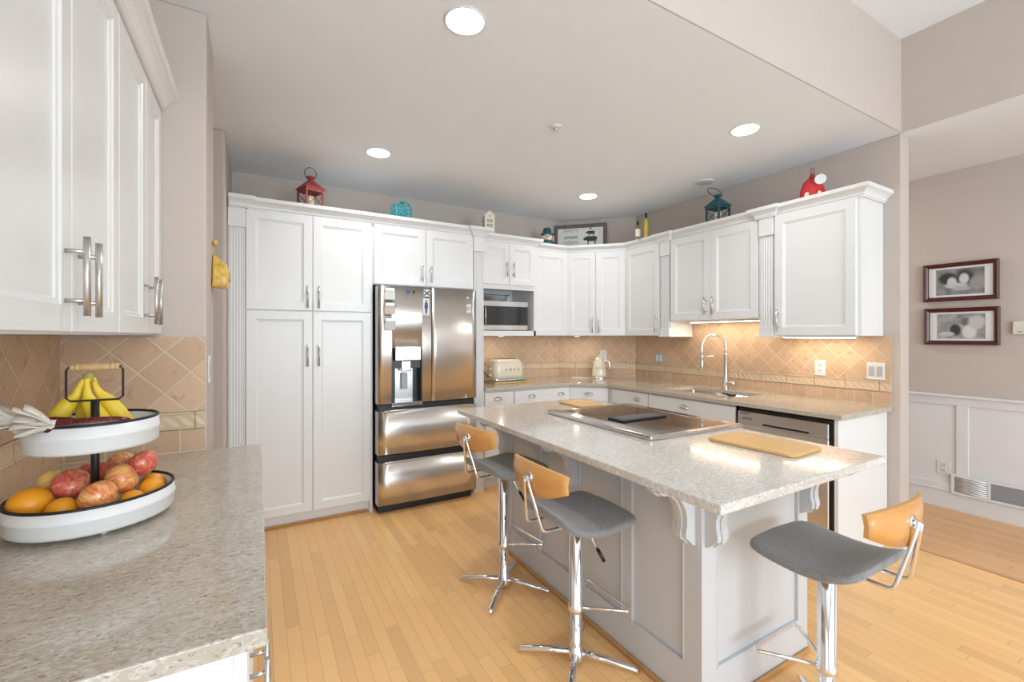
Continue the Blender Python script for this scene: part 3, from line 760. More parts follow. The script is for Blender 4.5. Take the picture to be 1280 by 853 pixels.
# badge on right door
b = MB(); b.box(.735, -.0055, 1.575, .775, .02, 1.648, bev=.001); bd = b.build('badge', 'plate', dr)
b = MB(); b.tube([(.757 + .012 * math.cos(a), -.0062, 1.611 + .014 * math.sin(a)) for a in [2 * PI * i / 20 for i in range(20)]], .0018, 5, True); b.box(.739, -.0066, 1.600, .742, -.0055, 1.622); b.build('badge_mark', 'ink', bd)
b = MB(); b.lathe([(.010, 0), (.010, .002)], seg=20)
for v in b.bm.verts: v.co = Vector((.742 + v.co.x, -.0055 - v.co.z, 1.70 + v.co.y))
b.build('badge', 'silver', dr)
# magnets
def jar(z, fill, label):
    k = thing('fridge_magnet', label, 'magnet', (.795 + .088, 3.4385, z), 0)
    def y(n): return -.0
    b = MB(); pts = [(-.034, -.046), (.034, -.046), (.040, -.036), (.040, .022), (.034, .03), (-.034, .03), (-.040, .022), (-.040, -.036)]
    b.yprism(pts, -.004, .0); b.build('jar_body', fill, k)
    b = MB(); b.box(-.036, -.006, .022, .036, 0, .044, bev=.002); b.build('jar_lid', 'silver', k)
    b = MB(); b.tube([(-.036, -.006, .012), (-.044, -.007, .01), (-.044, -.007, .02), (-.036, -.007, .038), (-.03, -.007, .046), (.03, -.007, .046), (.036, -.007, .038), (.044, -.007, .02), (.044, -.007, .01), (.036, -.006, .012)], .0016, 6); b.build('wire_clasp', 'blackmetal', k)
    k.location.y = 3.4335
jar(1.705, M['photomat'], 'topmost of the three jar-shaped magnets on the fridge')
jar(1.590, mat('tan_printed_magnet', (.58, .50, .42), .5), 'middle jar-shaped magnet with tan contents on the fridge')
jar(1.472, mat('grey_printed_magnet', (.55, .56, .57), .5), 'lowest of the three jar-shaped magnets on the fridge')
for x, r, m, lb in ((1.030, .011, 'sticker', 'small round blue magnet, left of the tiny dark one on the fridge'), (1.075, .008, 'ink', 'tiny dark round magnet near the top of the left fridge door')):
    b = MB(); b.lathe([(r, 0), (r, .003), (r * .7, .0045)], seg=18)
    for v in b.bm.verts: v.co = Vector((v.co.x, -v.co.z, v.co.y))
    tag(b.build('fridge_magnet', m, loc=(x, 3.4345, 1.735)), lb, 'magnet')
k = thing('fridge_magnet', 'square blue and white flag magnet on the fridge door', 'magnet', (1.178, 3.4325, 1.722))
bx('magnet_base', 'stickerw', k, -.026, -.003, -.028, .026, 0, .028, bev=.001)
b = MB()
for s in (-1, 1):
    vs = b.box(-.030, -.0036, -.005, .030, -.003, .005); b.xf(vs, Matrix.Rotation(s * R(40), 4, 'Y'))
b.build('flag_cross', 'teal', k)
k = thing('fridge_magnet', 'tall pale magnet with a blue standing figure below the flag magnet', 'magnet', (1.172, 3.4325, 1.612))
bx('magnet_base', 'stickerw', k, -.026, -.003, -.068, .026, 0, .068, bev=.001)
b = MB(); b.yprism([(-.012, .03), (-.006, .038), (.006, .038), (.013, .028), (.015, -.01), (.010, -.015), (.008, -.058), (.002, -.058), (.0, -.02), (-.002, -.058), (-.009, -.058), (-.010, -.012), (-.016, -.006)], -.0036, -.003)
b.yprism([(.007 * math.cos(a), .047 + .009 * math.sin(a)) for a in [2 * PI * i / 12 for i in range(12)]], -.0036, -.003)
b.build('blue_figure', mat('navy_print', (.05, .07, .20), .5), k)

# ------------------------------------------------------------------ microwave and dish
t = thing('microwave', 'small stainless microwave with black glass front in the cabinet niche', 'microwave', (1.815, 3.735, 1.4285))
w, h = .505, .285
b = MB(); b.box(0, .012, .006, w, .38, h, bev=.004); b.box(.03, .05, 0, .06, .08, .006); b.box(w - .06, .05, 0, w - .03, .08, .006); b.build('case', 'plate', t)
b = MB(); b.box(0, 0, h - .052, w, .014, h, bev=.003); b.box(0, 0, .006, w, .014, .055, bev=.003); b.build('steel_trim', 'steelh', t)
b = MB(); b.box(.002, .002, .055, w - .002, .013, h - .052); b.build('glass_door', 'darkglass', t)
b = MB(); b.cyl((.03, -.018, .06), (.03, -.018, h - .06), .007, 12); b.cyl((.03, 0, .075), (.03, -.018, .075), .005, 8); b.cyl((.03, 0, h - .075), (.03, -.018, h - .075), .005, 8); b.build('door_handle', 'nickel', t)
t = thing('glass_dish', 'clear glass baking dish resting on the microwave', 'dish', (2.00, 3.88, 1.4285 + h + .0005))
b = MB(); b.rings([rr(-.12, -.08, .12, .08, .03, .0), rr(-.135, -.095, .135, .095, .035, .055), rr(-.150, -.105, .150, .105, .035, .058), rr(-.150, -.105, .150, .105, .035, .063), rr(-.130, -.09, .130, .09, .03, .06), rr(-.115, -.075, .115, .075, .03, .006)])
b.build('glass_bowl', 'glass', t)

# ------------------------------------------------------------------ toaster, kettle
t = thing('cutting_board', 'wooden board under the toaster at the left end of the back counter', 'cutting board', (2.18, 3.90, .9152))
b = MB(); b.box(-.21, -.13, 0, .21, .13, .014, bev=.004, seg=2); b.build('board', 'board', t)
o = bx('silicone_mat', 'tealmat', None, -.19, -.11, 0, .17, .11, .006, loc=(2.18, 3.90, .9294)); tag(o, 'teal mat between the cream toaster and its wooden board', 'mat')
t = thing('toaster', 'cream retro four-letter toaster on the left of the back counter', 'toaster', (2.155, 3.90, .9355), R(4))
b = MB(); b.box(-.152, -.085, 0, .152, .085, .018, bev=.006, seg=2); b.build('chrome_base', 'chrome', t)
b = MB(); b.rings([rr(-.150, -.085, .150, .085, .045, .018), rr(-.155, -.09, .155, .09, .05, .05), rr(-.154, -.089, .154, .089, .05, .13), rr(-.145, -.080, .145, .080, .05, .165), rr(-.125, -.062, .125, .062, .045, .182), rr(-.10, -.04, .10, .04, .03, .187)])
b.build('toaster_shell', 'cream', t)
b = MB(); b.box(-.10, -.03, .182, .10, -.008, .1885); b.box(-.10, .008, .182, .10, .03, .1885); b.build('bread_slots', 'blackmetal', t)
b = MB(); b.box(-.171, -.012, .10, -.152, .012, .118, bev=.003); b.ball((-.160, 0, .05), .012); b.build('lever', 'chrome', t)
for i, ch in enumerate('SMEG'): text(ch, .034, t, (-.045 + i * .043, -.0912, .098), (R(90), 0, 0), 'plategrey', ext=.002)
b = MB(); b.tube([(-.15, .05, .03), (-.20, .12, .10), (-.19, .245, .19), (-.165, .2505, .22)], .004, 8); b.build('power_cord', 'black', t)
t0 = [o for o in bpy.data.objects if o.name == 'toaster'][0]; t0.scale = (1.10, 1.05, 1.14); t0.location.y = 3.895
t = thing('kettle', 'cream retro electric kettle with chrome handle in the corner of the counter', 'kettle', (3.245, 3.745, .915), R(-38))
b = MB(); b.lathe([(.082, 0), (.084, .006), (.080, .016), (.076, .020)], seg=28); b.build('kettle_base', 'chrome', t)
b = MB(); b.lathe([(.078, .020), (.080, .035), (.076, .08), (.068, .13), (.058, .18), (.052, .196), (.050, .20)], seg=32); b.build('kettle_body', 'cream', t)
b = MB(); b.lathe([(.051, .200), (.050, .206), (.042, .222), (.026, .233), (.008, .236)], seg=28); b.ball((0, 0, .243), .010); b.build('lid', 'cream', t)
b = MB(); b.tube([(.050, 0, .185), (.078, 0, .192), (.102, 0, .182), (.112, 0, .155), (.114, 0, .11), (.113, 0, .085)], [.009, .010, .010, .010, .009, .007], 10); b.build('kettle_handle', 'chrome', t)
b = MB(); b.prism([(-.05, -.014), (-.082, 0), (-.05, .014)], .165, .195); b.build('spout', 'chrome', t)
for i, ch in enumerate('SMEG'):
    a = (i - 1.5) * .40 - PI / 2
    text(ch, .030, t, (.0735 * math.cos(a), .0735 * math.sin(a), .115), (R(83), 0, a + PI / 2), 'plategrey', ext=.002)
b = MB(); b.tube([(3.17, 3.80, .921), (3.05, 3.86, .920), (2.98, 3.90, .921), (3.02, 3.95, .920), (3.14, 3.92, .921)], .0038, 8); tag(b.build('power_cord', 'plate'), 'pale power cord lying left of the kettle', 'cord')

# ------------------------------------------------------------------ island
t = thing('kitchen_island', 'light grey panelled kitchen island base with scrolled corbels', 'kitchen island', (1.385, 1.045, 0))
IW, IL = .705, 1.545
b = MB(); b.box(.012, .012, 0, IW, IL, .8845)
# end face stiles and rails (facing -y)
b.box(0, 0, 0, IW, .012, .155, bev=.001); b.box(0, 0, .80, IW, .012, .8845, bev=.001)
b.box(0, 0, .155, .085, .012, .80, bev=.001); b.box(IW - .075, 0, .155, IW, .012, .80, bev=.001)
# long face frame (facing -x)
b.box(0, .0121, 0, .012, IL, .16, bev=.001); b.box(0, .0121, .80, .012, IL, .8845, bev=.001)
for y0, y1 in ((.0121, .08), (.345, .405), (.70, .78), (1.055, 1.105), (1.39, IL)): b.box(0, y0, .16, .012, y1, .80, bev=.001)
b.build('base', 'grey', t)
b = MB()
def mold(y0, y1, z0, z1, face):
    r = .006; q = [(y0, z0), (y1, z0), (y1, z1), (y0, z1)]
    for (a, c), (d, e) in zip(q, q[1:] + q[:1]):
        if face == 'x': b.box(-.003, min(a, d) - r / 2, min(c, e) - r / 2, .013, max(a, d) + r / 2, max(c, e) + r / 2, bev=.002)
        else: b.box(min(a, d) - r / 2, -.003, min(c, e) - r / 2, max(a, d) + r / 2, .013, max(c, e) + r / 2, bev=.002)
for y0, y1 in ((.08, .345), (.405, .70), (.78, 1.055), (1.105, 1.39)): mold(y0, y1, .16, .80, 'x')
mold(.085, IW - .075, .155, .80, 'y')
b.build('panel_moulding', 'grey', t)
b = MB()
b.box(-.014, -.014, 0, 0, IL, .022, bev=.005); b.box(-.014, -.014, 0, IW, 0, .022, bev=.005); b.build('shoe_moulding', 'shoe', t)
CB = [(0, -.27), (.018, -.262), (.034, -.245), (.050, -.235), (.052, -.215), (.045, -.19), (.045, -.16), (.055, -.125), (.075, -.095), (.105, -.072), (.14, -.062), (.165, -.062), (.182, -.052), (.19, -.035), (.20, -.022), (.21, -.018), (.21, 0), (0, 0)]
def corbel(pos, rotz, wd=.062, d=1.0):
    b = MB(); y0 = -wd / 2
    vs = b.yprism([(x * d, z) for x, z in CB], -wd / 2, wd / 2)
    inner = [(max(0.0, x * d - .010), z + (.010 if z < -.02 else 0)) for x, z in CB]
    b.yprism([(x * d + .006, z - .004) for x, z in CB[1:-2]] + [(.18 * d, -.0005), (0.002, -.0005), (.002, -.26)], -wd / 6, wd / 6)
    o = b.build('corbel', 'grey', t, loc=pos, rot=rotz); return o
for y in (.058, .74, 1.43): corbel((0, y, .8845), R(180))
for x in (.047, IW - .034): corbel((x, 0, .8845), R(-90))
# range under / cooktop front
b = MB(); b.prism([(1.10, .77), (2.105, .77), (2.105, 1.40), (2.09, 1.40), (2.09, 2.20), (2.105, 2.20), (2.105, 2.625), (1.10, 2.625)], .885, .915)
o = b.build('island_countertop', 'quartz', bevel=.004); tag(o, 'pale speckled quartz slab on top of the island', 'countertop')
t = thing('cooktop', 'stainless and black glass cooktop with central downdraft vent set into the island', 'cooktop', (1.50, 1.40, .9152))
b = MB(); b.box(.03, 0, 0, .62, .80, .010, bev=.003); b.box(0.0, -.01, 0, .075, .80, .022, bev=.008, seg=3)
b.box(.60, -.01, 0.0, .665, .81, .012, bev=.004); b.box(.605, -.01, -.10, .665, .81, .0, bev=.004); b.box(0.07, -.012, 0, .62, .03, .014, bev=.003); b.box(0.07, .775, 0, .62, .805, .012, bev=.003)
b.build('steel_frame', 'steelh', t)
b = MB(); b.box(.080, .034, .010, .585, .772, .0135, bev=.001); b.build('glass_surface', mat('brown_black_ceran', (.035, .024, .018), .05, 0, .6), t)
b = MB(); b.box(.15, .315, .0135, .475, .435, .022, bev=.002); b.build('downdraft_grille', 'black', t)
b = MB(); b.box(.17, .325, .022, .455, .425, .0235, bev=.001); b.build('vent_cover', mat('grey_vent', (.12, .125, .13), .35, .6), t)
b = MB()
for cx, cy, r in ((.22, .17, .085), (.44, .17, .07), (.22, .60, .07), (.44, .60, .09)): b.tube([(cx + r * math.cos(a), cy + r * math.sin(a), .0135) for a in [2 * PI * i / 36 for i in range(36)]], .0008, 4, True)
b.build('burner_rings', mat('burner_ring_print', (.10, .08, .07), .3), t)
b = MB(); b.box(.615, .25, .012, .64, .60, .0135, bev=.0005); b.build('black_strip', 'black', t)  # thin black strip on the far front rim
def board(label, x0, y0, x1, y1, r=.03, rot=0):
    t = thing('cutting_board', label, 'cutting board', ((x0 + x1) / 2, (y0 + y1) / 2, .9153), rot)
    w, l = (x1 - x0) / 2, (y1 - y0) / 2
    b = MB(); b.rings([rr(-w + .003, -l + .003, w - .003, l - .003, r, 0), rr(-w, -l, w, l, r, .003), rr(-w, -l, w, l, r, .010), rr(-w + .003, -l + .003, w - .003, l - .003, r, .013)], smooth=False)
    b.build('bamboo_slab', 'board', t)
board('large bamboo cutting board at the near right of the island', 1.745, .93, 1.99, 1.295, rot=R(3))
board('small bamboo cutting board at the far end of the island, beyond the cooktop', 1.80, 2.26, 2.0, 2.50, .015)

# ------------------------------------------------------------------ bar stools
def make_stool(lift=0, base_rot=45):
    t = thing('bar_stool', '', 'bar stool', (0, 0, 0))
    for k in range(4):
        a = R(base_rot + 90 * k); c, s = math.cos(a), math.sin(a)
        b = MB(); b.tube([(c * .015, s * .015, .050), (c * .12, s * .12, .040), (c * .235, s * .235, .022), (c * .258, s * .258, .013)], [.017, .016, .014, .010], 12, flat=.75)
        b.build('foot_arm', 'chrome', t)
    b = MB(); b.lathe([(.030, .012), (.033, .03), (.033, .06), (.027, .065), (.027, .085), (.023, .09), (.023, .245)], seg=24); b.build('lower_post', 'chrome', t)
    b = MB(); b.lathe([(.033, .225), (.034, .23), (.034, .25), (.029, .255), (.029, .60 + lift), (.02, .605 + lift), (.02, .625 + lift)], seg=28); b.build('gas_lift_column', 'chrome', t)
    z = .24; b = MB(); b.tube([(.02, .022, z), (.16, .132, z), (.172, .134, z), (.178, .125, z), (.178, -.125, z), (.172, -.134, z), (.16, -.132, z), (.02, -.022, z)], .0065, 10); b.build('footrest', 'chrome', t)
    b = MB(); b.tube([(.0, -.02, .60 + lift), (.02, -.05, .575 + lift), (.042, -.093, .50 + lift)], .004, 8); lv = b.build('height_lever', 'chrome', t)
    b = MB(); b.tube([(.040, -.089, .508 + lift), (.053, -.115, .465 + lift)], .0075, 10); b.build('lever_grip', 'black', lv)
    b = MB(); b.box(-.09, -.065, .612 + lift, .07, .065, .622 + lift, bev=.003); b.build('seat_plate', 'blackmetal', t)
    # seat
    prof = [(.185, .650), (.15, .651), (.08, .645), (0, .639), (-.07, .643), (-.12, .657), (-.155, .675), (-.18, .692)]
    hw = [.175, .195, .20, .20, .195, .185, .165, .125]
    b = MB(); rings = []
    for (x, z), wdt in zip(prof, hw):
        z += lift; th = .040 if -.17 < x < .18 else .018
        ring = []
        for f, dz in ((-1, -.5), (-.97, -.12), (-.85, .0), (-.4, .004), (0, .006), (.4, .004), (.85, 0), (.97, -.12), (1, -.5), (.96, -.85), (.8, -1), (0, -1), (-.8, -1), (-.96, -.85)):
            ring.append((x, f * wdt, z + (dz * th if dz < 0 else dz)))
        rings.append(ring)
    b.rings(rings); b.build('seat', 'fabric', t, sub=2)
    # back shell
    b = MB(); N = 16; F = []; Bk = []
    for i in range(N + 1):
        y = -.19 + .38 * i / N; u = abs(y / .19)
        x = -.214 + .036 * u * u; zt = .878 - .014 * u ** 2; zb = .752 + .046 * u ** 2
        F.append([(x, y, zt + lift), (x - .006, y, (zt + zb) / 2 + lift), (x - .004, y, zb + lift)]); Bk.append([(x - .012, y, zt + lift), (x - .018, y, (zt + zb) / 2 + lift), (x - .016, y, zb + lift)])
    VF = [[b.v(c) for c in r] for r in F]; VB = [[b.v(c) for c in r] for r in Bk]
    for i in range(N):
        for j in range(2):
            b.mi = 0; b.face([VF[i][j], VF[i][j + 1], VF[i + 1][j + 1], VF[i + 1][j]], True); b.face([VB[i][j], VB[i + 1][j], VB[i + 1][j + 1], VB[i][j + 1]], True)
        b.mi = 1; b.face([VF[i][0], VF[i + 1][0], VB[i + 1][0], VB[i][0]]); b.face([VF[i][2], VB[i][2], VB[i + 1][2], VF[i + 1][2]])
    for i in (0, N):
        for j in range(2): b.face([VF[i][j], VF[i][j + 1], VB[i][j + 1], VB[i][j]])
    b.build('backrest', ['ply', 'plyedge'], t)
    b = MB(); zz = .822 + lift
    b.tube([(-.226, 0, zz), (-.236, 0, zz)], .021, 16); b.tube([(-.236, 0, zz), (-.250, 0, zz - .006)], .011, 12); b.build('back_bracket', 'chrome', t)
    b = MB()
    for s in (-1, 1):
        b.tube([(-.248, s * .009, zz), (-.243, s * .016, zz - .03), (-.212, s * .052, .645 + lift), (-.207, s * .055, .628 + lift), (-.195, s * .056, .619 + lift), (-.08, s * .056, .617 + lift)], .0065, 10)
    b.build('back_rods', 'chrome', t)
    return t
s2 = make_stool(); s2.location = (1.165, 1.49, 0)
s2['label'] = 'middle bar stool with grey seat and oak backrest, along the long island side'; s2['group'] = 'bar stools around the island'
s3 = copy_tree(s2); s3.location = (1.705, .79, 0); s3.rotation_euler.z = R(90)
s3['label'] = 'bar stool at the near short end of the island, backrest facing right'
s1 = make_stool(.033, 38); s1.location = (1.172, 2.135, 0); s1.rotation_euler.z = R(7)
s1['label'] = 'farthest bar stool, at the island corner beside the refrigerator'; s1['group'] = 'bar stools around the island'

# ------------------------------------------------------------------ left foreground counter
t = thing('base_cabinet', 'white base cabinet under the left foreground counter with bar handles', 'base cabinet', (-.0345, .835, 0), R(90))
w = 1.34; b = MB(); b.box(0, 0, .1, w, .58, .8845); b.box(0, .06, 0, w, .58, .1); b.build('body', 'white', t)
door(t, .008, .11, .245, .765, .245 - .03, .635, .15); door(t, .255, .11, .35, .765, .255 + .03, .635, .15)
door(t, .61, .11, .36, .765); door(t, .97, .11, .36, .765)
b = MB(); b.prism([(-.617, .808), (.014, .808), (.014, 2.192), (-.18, 2.192), (-.18, 2.178), (-.617, 2.178)], .885, .915)
tag(b.build('countertop', 'stone', bevel=.003), 'beige speckled stone counter in the left foreground under the fruit stand', 'countertop')

# two-tier stand
SX, SY = -.357, 1.50
t = thing('tiered_stand', 'white enamel two-tier serving stand with black rims and wooden handle', 'serving stand', (SX, SY, .915))
def tray(name, R0, z0, h):
    b = MB(); b.lathe([(.001, z0 + .004), (R0 - .006, z0 + .004), (R0 - .006, z0 + h), (R0, z0 + h), (R0 + .001, z0 + h * .62), (R0 + .003, z0 + h * .58), (R0 + .001, z0 + h * .54), (R0, z0 + .006), (R0 - .004, z0), (.001, z0)], seg=56, cap=False)
    o = b.build(name, mat('white_enamel', (.78, .78, .77), .3), t)
    b = MB(); b.tube([((R0 - .003) * math.cos(a), (R0 - .003) * math.sin(a), z0 + h) for a in [2 * PI * i / 56 for i in range(56)]], .004, 8, True); b.build('rim', 'blackmetal', o)
    return o
lo = tray('lower_tray', .160, .012, .062); tray('upper_tray', .127, .190, .066)
for k in range(4):
    a = R(20 + 90 * k); b = MB(); b.ball((.13 * math.cos(a), .13 * math.sin(a), .0065), .0072, seg=12); b.build('foot', 'plate', t)
b = MB(); b.cyl((0, 0, .014), (0, 0, .302), .0085, 16); b.lathe([(.011, .178), (.014, .19), (.011, .198)], seg=16); b.build('stem', 'blackmetal', t)
b = MB(); w = .054; b.tube([(0, 0, .302), (-w + .008, 0, .302), (-w, 0, .310), (-w, 0, .378), (-w + .004, 0, .386), (w - .004, 0, .386), (w, 0, .378), (w, 0, .310), (w - .008, 0, .302)], .0026, 8, True); b.build('wire_handle', 'blackmetal', t)
b = MB(); prof = [(.007, -.047), (.0095, -.045), (.0095, -.040), (.0075, -.038), (.010, -.036), (.010, -.031), (.0075, -.029), (.0095, -.026), (.0085, -.018), (.0105, 0), (.0085, .018), (.0095, .026), (.0075, .029), (.010, .031), (.010, .036), (.0075, .038), (.0095, .040), (.0095, .045), (.007, .047)]
b.lathe(prof, seg=20)
for v in b.bm.verts: v.co = Vector((v.co.z, v.co.y, v.co.x + .386))
b.build('wooden_grip', 'dowel', t)

def fruit_apple(label, x, y, z, r, m, tilt, rz=0):
    k = thing('apple', label, 'apple', (x, y, z), 0, 'apples in the lower tray'); k.rotation_euler = (R(tilt), R(tilt * .4), R(rz))
    b = MB(); prof = []
    for i in range(17):
        a = -PI / 2 + PI * i / 16; rad = math.cos(a) * (1 + .09 * math.sin(a)); zz = math.sin(a) * .90
        if i > 12: zz -= .20 * ((i - 12) / 4) ** 2
        if i < 3: zz += .07 * ((3 - i) / 3) ** 2
        prof.append((max(.001, rad * r), zz * r))
    b.lathe(prof, seg=28); b.build('apple_body', m, k)
    b = MB(); b.tube([(0, 0, r * .66), (r * .06, 0, r * .85), (r * .14, 0, r * 1.02)], .0013, 6); b.build('stem', 'wicker', k)
cz = .915
A = [  # u,v-derived positions
 ('yellow apple at the left of the lower tray behind the big orange', -0.454, 1.572, 1.0, 0.036, 'apple_yel', 50, 90),
 ('red apple left of the stem in the lower tray', -0.405, 1.514, 1.007, 0.039, 'apple_red', 35, 10),
 ('half yellow half red apple at the front centre of the lower tray', -0.333, 1.424, 0.992, 0.038, 'apple_mix', -50, 40),
 ('yellow and red apple right of the stem at the front', -0.305, 1.492, 1.012, 0.037, 'apple_mix', 60, 80),
 ('red apple directly behind the black stem', -0.346, 1.564, 1.01, 0.037, 'apple_red', 20, 0),
 ('orange-red apple partly hidden at the back left of the lower tray', -0.397, 1.615, 0.998, 0.034, 'apple_red', 70, 120),
 ('blushed apple at the very back of the lower tray', -0.334, 1.634, 1.017, 0.034, 'apple_mix', 55, 200),
 ('dark pink apple at the back right, highest on the pile', -0.274, 1.558, 1.031, 0.037, 'apple_red', -30, 60)]
for a in A: fruit_apple(*a)
def fruit_orange(label, x, y, z, r):
    k = thing('orange', label, 'orange', (x, y, z), random.random() * 6, 'oranges in the lower tray')
    b = MB(); b.ball((0, 0, 0), r, r, r * .94, 28); b.build('orange_body', 'orange', k)
    b = MB(); b.lathe([(.004, r * .93), (.003, r * .945), (.001, r * .95)], seg=8); b.build('navel', 'bananatip', k)
for a in [('largest orange at the left end of the lower tray', -0.463, 1.463, 0.986, 0.04), ('orange peeking over the rim between big orange and front apple', -0.399, 1.429, 0.971, 0.03),
          ('orange at the front right of the lower tray rim', -0.279, 1.469, 0.958, 0.028), ('orange second from the right end of the lower tray', -0.248, 1.516, 0.97, 0.029), ('orange at the far right end of the lower tray', -0.255, 1.575, 0.968, 0.029)]: fruit_orange(*a)

# bananas: a bunch standing in the upper tray, stems up
TZ = .915 + .190 + .005
k = thing('banana_bunch', 'bunch of yellow bananas leaning in the upper tray behind the stem', 'bananas', (-.385, 1.555, TZ), 0)
def ban(pts, rs, nm='banana'):
    P = [Vector(p) for p in pts]; q = []; rr_ = []
    for i in range(len(P) - 1):
        p0 = P[max(i - 1, 0)]; p1 = P[i]; p2 = P[i + 1]; p3 = P[min(i + 2, len(P) - 1)]
        for s in range(4):
            u = s / 4; q.append(.5 * ((2 * p1) + (p2 - p0) * u + (2 * p0 - 5 * p1 + 4 * p2 - p3) * u * u + (3 * p1 - p0 - 3 * p2 + p3) * u ** 3)); rr_.append(rs[i] * (1 - u) + rs[i + 1] * u)
    q.append(P[-1]); rr_.append(rs[-1])
    b = MB(); b.tube(q, rr_, 10); return b.build(nm, 'banana', k)
rs = [.006, .0065, .010, .018, .0205, .018, .011, .004]
b1 = ban([(-.002, -.02, .158), (-.010, -.02, .140), (-.018, -.02, .118), (-.032, -.024, .095), (-.048, -.026, .066), (-.062, -.026, .036), (-.070, -.022, .014), (-.072, -.018, .002)], [r * 1.05 for r in rs])
b2 = ban([(.004, -.022, .160), (.004, -.022, .14), (.006, -.024, .118), (.014, -.028, .092), (.028, -.032, .062), (.048, -.034, .036), (.070, -.034, .022), (.085, -.034, .016)], rs)
b3 = ban([(.012, -.006, .160), (.016, -.004, .140), (.024, -.003, .120), (.040, -.002, .098), (.058, -.003, .070), (.076, -.004, .044), (.092, -.006, .026), (.102, -.008, .018)], rs)
b4 = ban([(.002, .004, .158), (-.002, .008, .136), (-.006, .012, .115), (-.008, .016, .09), (-.008, .018, .062), (-.004, .02, .036), (.002, .02, .022), (.006, .02, .016)], rs)
b = MB(); b.tube([(.004, -.010, .150), (.003, -.010, .172)], [.013, .009], 10); b.build('bunch_stem', 'bananatip', k)
b = MB(); b.ball((.083, -.016, .040), .011, .004, .008, 12); b.build('sticker', 'sticker', b3)
# corn
def cornear(label, x0, y0, L, rz, z, huskonly=False):
    k = thing('indian_corn', label, 'dried corn', (x0, y0, z), rz)
    b = MB(); prof = [(.004, -.02), (.013, 0), (.0165, L * .25), (.0155, L * .55), (.012, L * .85), (.006, L), (.001, L + .004)]
    b.lathe(prof, seg=20)
    for v in b.bm.verts: v.co = Vector((v.co.z, v.co.x, v.co.y))
    b.build('cob', 'corn', k)
    b = MB()
    for i in range(13):
        a = -1.3 + 2.6 * i / 12; up = random.uniform(-.016, .050) ; ln = random.uniform(.045, .075); w0 = .012; w1 = random.uniform(.018, .028)
        pts = []
        for j in range(5):
            f = j / 4; cx = .012 - ln * f; cy = math.sin(a) * .012 * (1 + 1.6 * f); cz_ = .004 + up * f + math.cos(a * 2) * .006 * math.sin(PI * f); wd = w0 + (w1 - w0) * math.sin(PI * f * .75) 
            tw = a * .5 + f * .4
            pts.append([(cx, cy - wd * math.cos(tw), cz_ - wd * math.sin(tw) * .6), (cx, cy, cz_ + .004), (cx, cy + wd * math.cos(tw), cz_ + wd * math.sin(tw) * .6)])
        V = [[b.v(c) for c in r] for r in pts]
        for j in range(4):
            for q in range(2): b.face([V[j][q], V[j][q + 1], V[j + 1][q + 1], V[j + 1][q]], True)
    o = b.build('husk', 'husk', k); m = o.modifiers.new('s', 'SOLIDIFY'); m.thickness = .0012
    o = None
    b = MB(); b.tube([(.012, 0, .002), (-.02, 0, .006), (-.045, 0, .008)], [.015, .012, .006], 12); b.build('husk_base', 'husk', k)
    return k
cornear('dark red ear of dried corn with pale husk, nearest in the upper tray', -.412, 1.392, .140, R(12), TZ + .062)
cornear('second dried corn husk poking out left behind the nearer husk', -.472, 1.440, .10, R(2), TZ + .064)

# ------------------------------------------------------------------ decorations on the cabinets
ZT = 2.3352
def lantern(label, x, y, rot, s, m, ring=0, hang=0):
    t = thing('lantern', label, 'lantern', (x, y, ZT), rot); w = .075 * s; h = .15 * s
    b = MB(); b.box(-w, -w, 0, w, w, .012 * s, bev=.002); b.box(-w, -w, h - .02 * s, w, w, h, bev=.002)
    for sx in (-1, 1):
        for sy in (-1, 1): b.box(min(sx * w, sx * (w - .014 * s)), min(sy * w, sy * (w - .014 * s)), .012 * s, max(sx * w, sx * (w - .014 * s)), max(sy * w, sy * (w - .014 * s)), h - .02 * s)
    b.build('frame', m, t)
    b = MB(); e = w - .004
    for (a, c) in (((-e, -e), (e, -e)), ((-e, e), (e, e)), ((-e, -e), (-e, e)), ((e, -e), (e, e))):
        b.tube([(a[0], a[1], .015 * s), (c[0], c[1], h - .022 * s)], .0018, 5); b.tube([(c[0], c[1], .015 * s), (a[0], a[1], h - .022 * s)], .0018, 5)
    b.build('cross_wires', m, t)
    b = MB()
    for sg in (-1, 1): b.box(-w + .014 * s, sg * (w - .009 * s) - .0008, .012 * s, w - .014 * s, sg * (w - .009 * s) + .0008, h - .02 * s); b.box(sg * (w - .009 * s) - .0008, -w + .014 * s, .012 * s, sg * (w - .009 * s) + .0008, w - .014 * s, h - .02 * s)
    b.build('glass_panes', mat('pane_glass', (1, 1, 1), .02, trans=1, ior=1.05), t)
    b = MB(); b.lathe([(.032 * s, .012 * s), (.032 * s, .10 * s), (.02 * s, .102 * s)], seg=20); b.build('candle', 'candle', t)
    b = MB(); q = w * 1.10
    b.rings([[(-q, -q, h), (q, -q, h), (q, q, h), (-q, q, h)], [(-q, -q, h + .008 * s), (q, -q, h + .008 * s), (q, q, h + .008 * s), (-q, q, h + .008 * s)], [(-.022 * s, -.022 * s, h + .075 * s), (.022 * s, -.022 * s, h + .075 * s), (.022 * s, .022 * s, h + .075 * s), (-.022 * s, .022 * s, h + .075 * s)]], smooth=False)
    b.lathe([(.022 * s, h + .072 * s), (.022 * s, h + .095 * s), (.034 * s, h + .098 * s), (.034 * s, h + .108 * s), (.015 * s, h + .115 * s)], seg=20); b.build('roof', m, t)
    b = MB(); r = .045 * s; c0 = h + .103 * s + r * .75; dx = hang
    b.tube([(r * math.cos(a) + dx * (math.sin(a) + .6) * r, -dx * 0, c0 + r * math.sin(a) * 1.05) for a in [R(-50) + R(280) * i / 20 for i in range(21)]], .0028 * s, 8); b.build('ring_handle', 'blackmetal', t, rot=ring - rot)
    return t
lantern('red metal lantern with candle and ring handle on top of the pantry', .345, 3.655, R(22), .93, 'red', ring=R(5))
